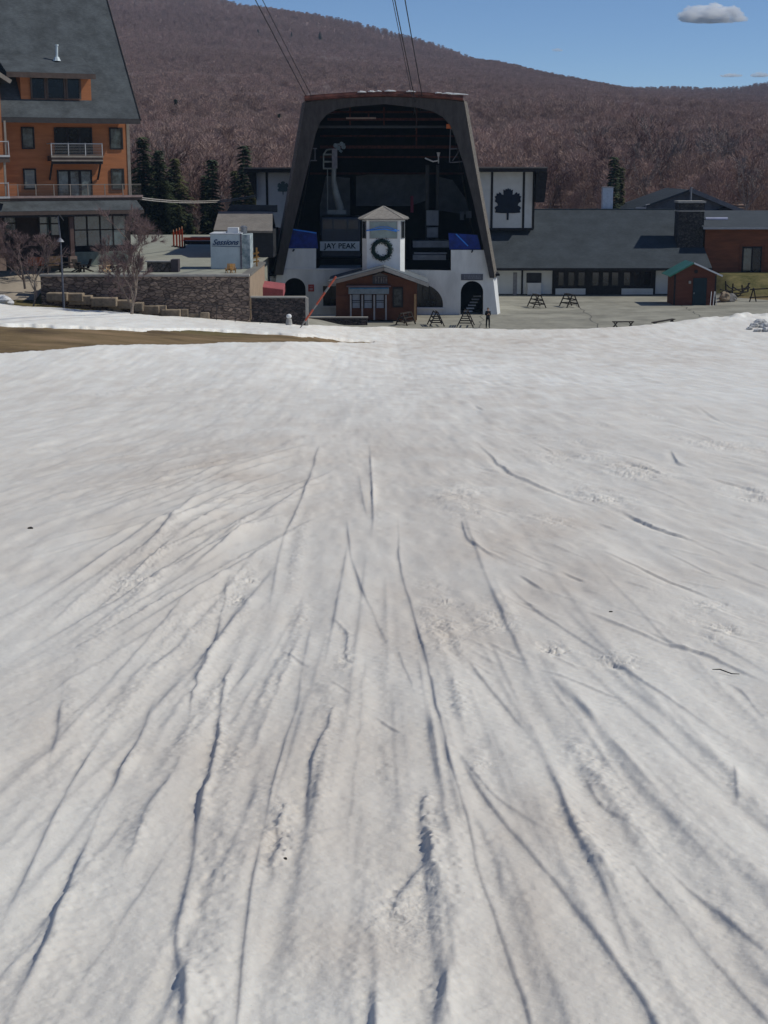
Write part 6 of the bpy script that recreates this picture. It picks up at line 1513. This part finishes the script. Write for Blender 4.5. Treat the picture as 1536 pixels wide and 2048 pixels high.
# the wooded mountainside: bare trees past counting
def forest_twig_material():
    m = bpy.data.materials.new('hillside_twigs'); m.use_nodes = True; n = m.node_tree; L = n.links
    b = n.nodes['Principled BSDF']; b.inputs['Roughness'].default_value = 1; b.inputs['Specular IOR Level'].default_value = 0
    oi = n.nodes.new('ShaderNodeObjectInfo'); cr = n.nodes.new('ShaderNodeValToRGB'); e = cr.color_ramp.elements
    e[0].color = (.28, .19, .16, 1); e[1].color = (.48, .38, .34, 1); q = e.new(.45); q.color = (.36, .26, .22, 1); q = e.new(.8); q.color = (.42, .29, .25, 1)
    ge = n.nodes.new('ShaderNodeNewGeometry'); no = n.nodes.new('ShaderNodeTexNoise'); no.inputs['Scale'].default_value = .009; no.inputs['Detail'].default_value = 8; no.inputs['Roughness'].default_value = .7
    L.new(ge.outputs['Position'], no.inputs['Vector'])
    ma = n.nodes.new('ShaderNodeMath'); ma.operation = 'MULTIPLY_ADD'; L.new(oi.outputs['Random'], ma.inputs[0]); ma.inputs[1].default_value = .55
    m3 = n.nodes.new('ShaderNodeMath'); m3.operation = 'MULTIPLY_ADD'; L.new(no.outputs[0], m3.inputs[0]); m3.inputs[1].default_value = 1.6; m3.inputs[2].default_value = -.55
    L.new(m3.outputs[0], ma.inputs[2]); L.new(ma.outputs[0], cr.inputs[0]); L.new(cr.outputs[0], b.inputs['Base Color']); return m
FTW = forest_twig_material()
fcol = bpy.data.collections.new('hillside_tree_kinds')
for k in range(6):
    rk = random.Random(600 + k); tb = MB(); wb = MB(); hh_ = 9.5; tb.tube([(0, 0, 0), (rk.uniform(-.2, .2), rk.uniform(-.2, .2), hh_ * .5), (rk.uniform(-.5, .5), rk.uniform(-.5, .5), hh_ * .92)], [.13, .09, .03], 5)
    for q in range(16):
        a = rk.uniform(0, 6.28); z0_ = rk.uniform(.3, .75) * hh_; r0_ = rk.uniform(1.2, 2.6)
        tb.tube([(0, 0, z0_), (math.cos(a) * r0_ * .5, math.sin(a) * r0_ * .5, z0_ + 1.0), (math.cos(a) * r0_, math.sin(a) * r0_, z0_ + 2.4)], [.05, .035, .015], 4, False)
    for q in range(2600):
        a = rk.uniform(0, 6.28); t_ = rk.random() ** .6; zz_ = rk.uniform(.18, 1.0); rr_ = 2.9 * math.sin(min(1, (zz_ - .1) * 1.35) * math.pi * .82) ** .8 * t_ if zz_ < .99 else .3
        p = Vector((math.cos(a) * rr_, math.sin(a) * rr_, zz_ * hh_)); d = Vector((math.cos(a) * .6 + rk.gauss(0, .45), math.sin(a) * .6 + rk.gauss(0, .45), .9 + rk.gauss(0, .4))).normalized()
        s_ = d.cross(Vector((rk.gauss(0, 1), rk.gauss(0, 1), rk.gauss(0, 1)))).normalized() * .032; wb.add([p - s_, p + s_, p + d * rk.uniform(.4, 1.1)], [(0, 1, 2)])
    mb = MB(); mb.add(tb.v, tb.f); mb.m = 1; mb.add(wb.v, wb.f)
    me = raw_mesh(mb, 'hill_tree', [BARKP if k == 0 else FTW, FTW]); me.polygons.foreach_set('material_index', mb.mi)
    fcol.objects.link(bpy.data.objects.new('hill_tree', me))
rs = np.random.RandomState(5)
P = []
y = 205.0
while y < 2150:
    st_ = 4.3 + (y - 200) * .0022; w_ = .30 * y + 45; n_ = int(2 * w_ / st_)
    xs = -w_ + 2 * w_ * (np.arange(n_) + rs.rand(n_)) / n_; ys_ = y + rs.uniform(-.6, .6, n_) * st_
    ok = ~((xs > -14) & (ys_ < 232)) & ~((xs > -60) & (xs < -14) & (ys_ < 214))
    P.append(np.stack([xs[ok], ys_[ok]], 1)); y += st_ * .95
P = np.concatenate(P); PZ = base(P[:, 0], P[:, 1]) - .5
me = bpy.data.meshes.new('forest'); me.vertices.add(len(P)); me.vertices.foreach_set('co', np.column_stack([P, PZ]).astype(np.float32).ravel())
_far = np.clip((P[:, 1] - 500) / 900, 0, 1)
sc_ = ((rs.uniform(.55, 1.15, len(P)) * (1 - _far) + rs.uniform(.72, .9, len(P)) * _far) * (1 + .4 * (1 - _far) * vnoise(P[:, 0] / 60, P[:, 1] / 60, 9))).astype(np.float32); a_ = me.attributes.new('size', 'FLOAT', 'POINT'); a_.data.foreach_set('value', sc_)
fo = link('forest', me, None); tag(fo, 'bare purple brown hardwood forest covering the whole mountainside', 'forest', None, 'stuff')
ng = bpy.data.node_groups.new('scatter', 'GeometryNodeTree'); ng.interface.new_socket('Geometry', in_out='INPUT', socket_type='NodeSocketGeometry'); ng.interface.new_socket('Geometry', in_out='OUTPUT', socket_type='NodeSocketGeometry')
N = ng.nodes; gi = N.new('NodeGroupInput'); go = N.new('NodeGroupOutput'); ip = N.new('GeometryNodeInstanceOnPoints'); ci = N.new('GeometryNodeCollectionInfo')
ci.inputs['Collection'].default_value = fcol; ci.inputs['Separate Children'].default_value = True; ci.inputs['Reset Children'].default_value = True
ip.inputs['Pick Instance'].default_value = True
rv = N.new('FunctionNodeRandomValue'); rv.data_type = 'FLOAT_VECTOR'; rv.inputs[0].default_value = (-.05, -.05, 0); rv.inputs[1].default_value = (.05, .05, 6.283)
ri = N.new('FunctionNodeRandomValue'); ri.data_type = 'INT'; ri.inputs[4].default_value = 0; ri.inputs[5].default_value = 5
na = N.new('GeometryNodeInputNamedAttribute'); na.data_type = 'FLOAT'; na.inputs[0].default_value = 'size'
l = ng.links
l.new(gi.outputs[0], ip.inputs['Points']); l.new(ci.outputs[0], ip.inputs['Instance']); l.new(rv.outputs[0], ip.inputs['Rotation']); l.new(ri.outputs[2], ip.inputs['Instance Index']); l.new(na.outputs[0], ip.inputs['Scale']); l.new(ip.outputs[0], go.inputs[0])
md = fo.modifiers.new('scatter', 'NODES'); md.node_group = ng
print('forest trees', len(P))

# ================================================================== CLOUDS
def cloud_material():
    m = bpy.data.materials.new('sunlit_cloud'); m.use_nodes = True; n = m.node_tree; L = n.links; n.nodes.remove(n.nodes['Principled BSDF'])
    pv = n.nodes.new('ShaderNodeVolumePrincipled'); pv.inputs['Color'].default_value = (1, 1, 1, 1); pv.inputs['Density'].default_value = .08; L.new(pv.outputs[0], n.nodes['Material Output'].inputs['Volume']); return m
CLM = cloud_material()
from mathutils import noise as mno
for i, (u, v, wp, hp, lab, nb) in enumerate(((1418, 31, 124, 42, 'single white puffy cumulus cloud in the upper right sky', 26), (1115, 100, 20, 8, 'tiny wisp of cloud left of the big cumulus', 6), (1462, 151, 46, 9, 'low white cloud just above the right end of the ridge', 9), (1520, 150, 40, 13, 'low white cloud at the right edge on the ridge line', 9))):
    yy = 4600; p = pt(u, v, yy); k = yy / F; rc = random.Random(31 + i); W_, H_ = wp / 2 * k, hp / 2 * k
    bm = bmesh.new()
    blobs = [(0, 0, -H_ * .1, W_ * .80, H_ * .62), (-W_ * .5, 0, -H_ * .12, W_ * .44, H_ * .55), (W_ * .5, 0, -H_ * .05, W_ * .46, H_ * .6), (-W_ * .12, 0, H_ * .25, W_ * .42, H_ * .6), (W_ * .3, -W_ * .1, H_ * .2, W_ * .34, H_ * .5)]
    for b_ in range(nb):
        f = rc.uniform(-.85, .9); rr_ = H_ * rc.uniform(.26, .5); blobs.append((f * W_, rc.uniform(-.5, .1) * W_, H_ * (.5 - .7 * abs(f) ** 1.5 + rc.uniform(-.45, .2)), rr_ * 1.5, rr_))
    for (cx_, cy_, cz_, rx_, rz2) in blobs:
        ret = bmesh.ops.create_icosphere(bm, subdivisions=5 if i == 0 and rx_ > H_ else 3, radius=1)
        off = Vector((rc.uniform(0, 90), rc.uniform(0, 90), 0))
        for vv in ret['verts']:
            q_ = vv.co.copy(); kk = 1 + .34 * mno.noise(q_ * 2.4 + off) + .24 * mno.noise(q_ * 4.5 + off) + .05 * mno.noise(q_ * 10 + off)
            co = Vector((q_.x * rx_, q_.y * rx_ * .8, q_.z * rz2)) * kk + Vector((cx_, cy_, cz_)); co.z = max(co.z, -H_ * .62 + .12 * H_ * mno.noise(Vector((co.x, co.y, 0)) / H_ * .8 + off)); vv.co = co
    me = bpy.data.meshes.new('cloud'); bm.to_mesh(me); bm.free(); me.polygons.foreach_set('use_smooth', [True] * len(me.polygons))
    o = link('cloud', me, CLM); o.location = p; tag(o, lab, 'cloud')
# ================================================================== HAZE
mb = MB(); mb.box(-1300, 1300, -155, 2700, -345, 330); hz = mb.build('haze', None); hz['kind'] = 'stuff'
m = bpy.data.materials.new('thin_haze'); m.use_nodes = True; n = m.node_tree; n.nodes.remove(n.nodes['Principled BSDF'])
pv = n.nodes.new('ShaderNodeVolumePrincipled'); pv.inputs['Color'].default_value = (.42, .66, .95, 1); pv.inputs['Density'].default_value = .00008
n.links.new(pv.outputs[0], n.nodes['Material Output'].inputs['Volume']); hz.data.materials.append(m)
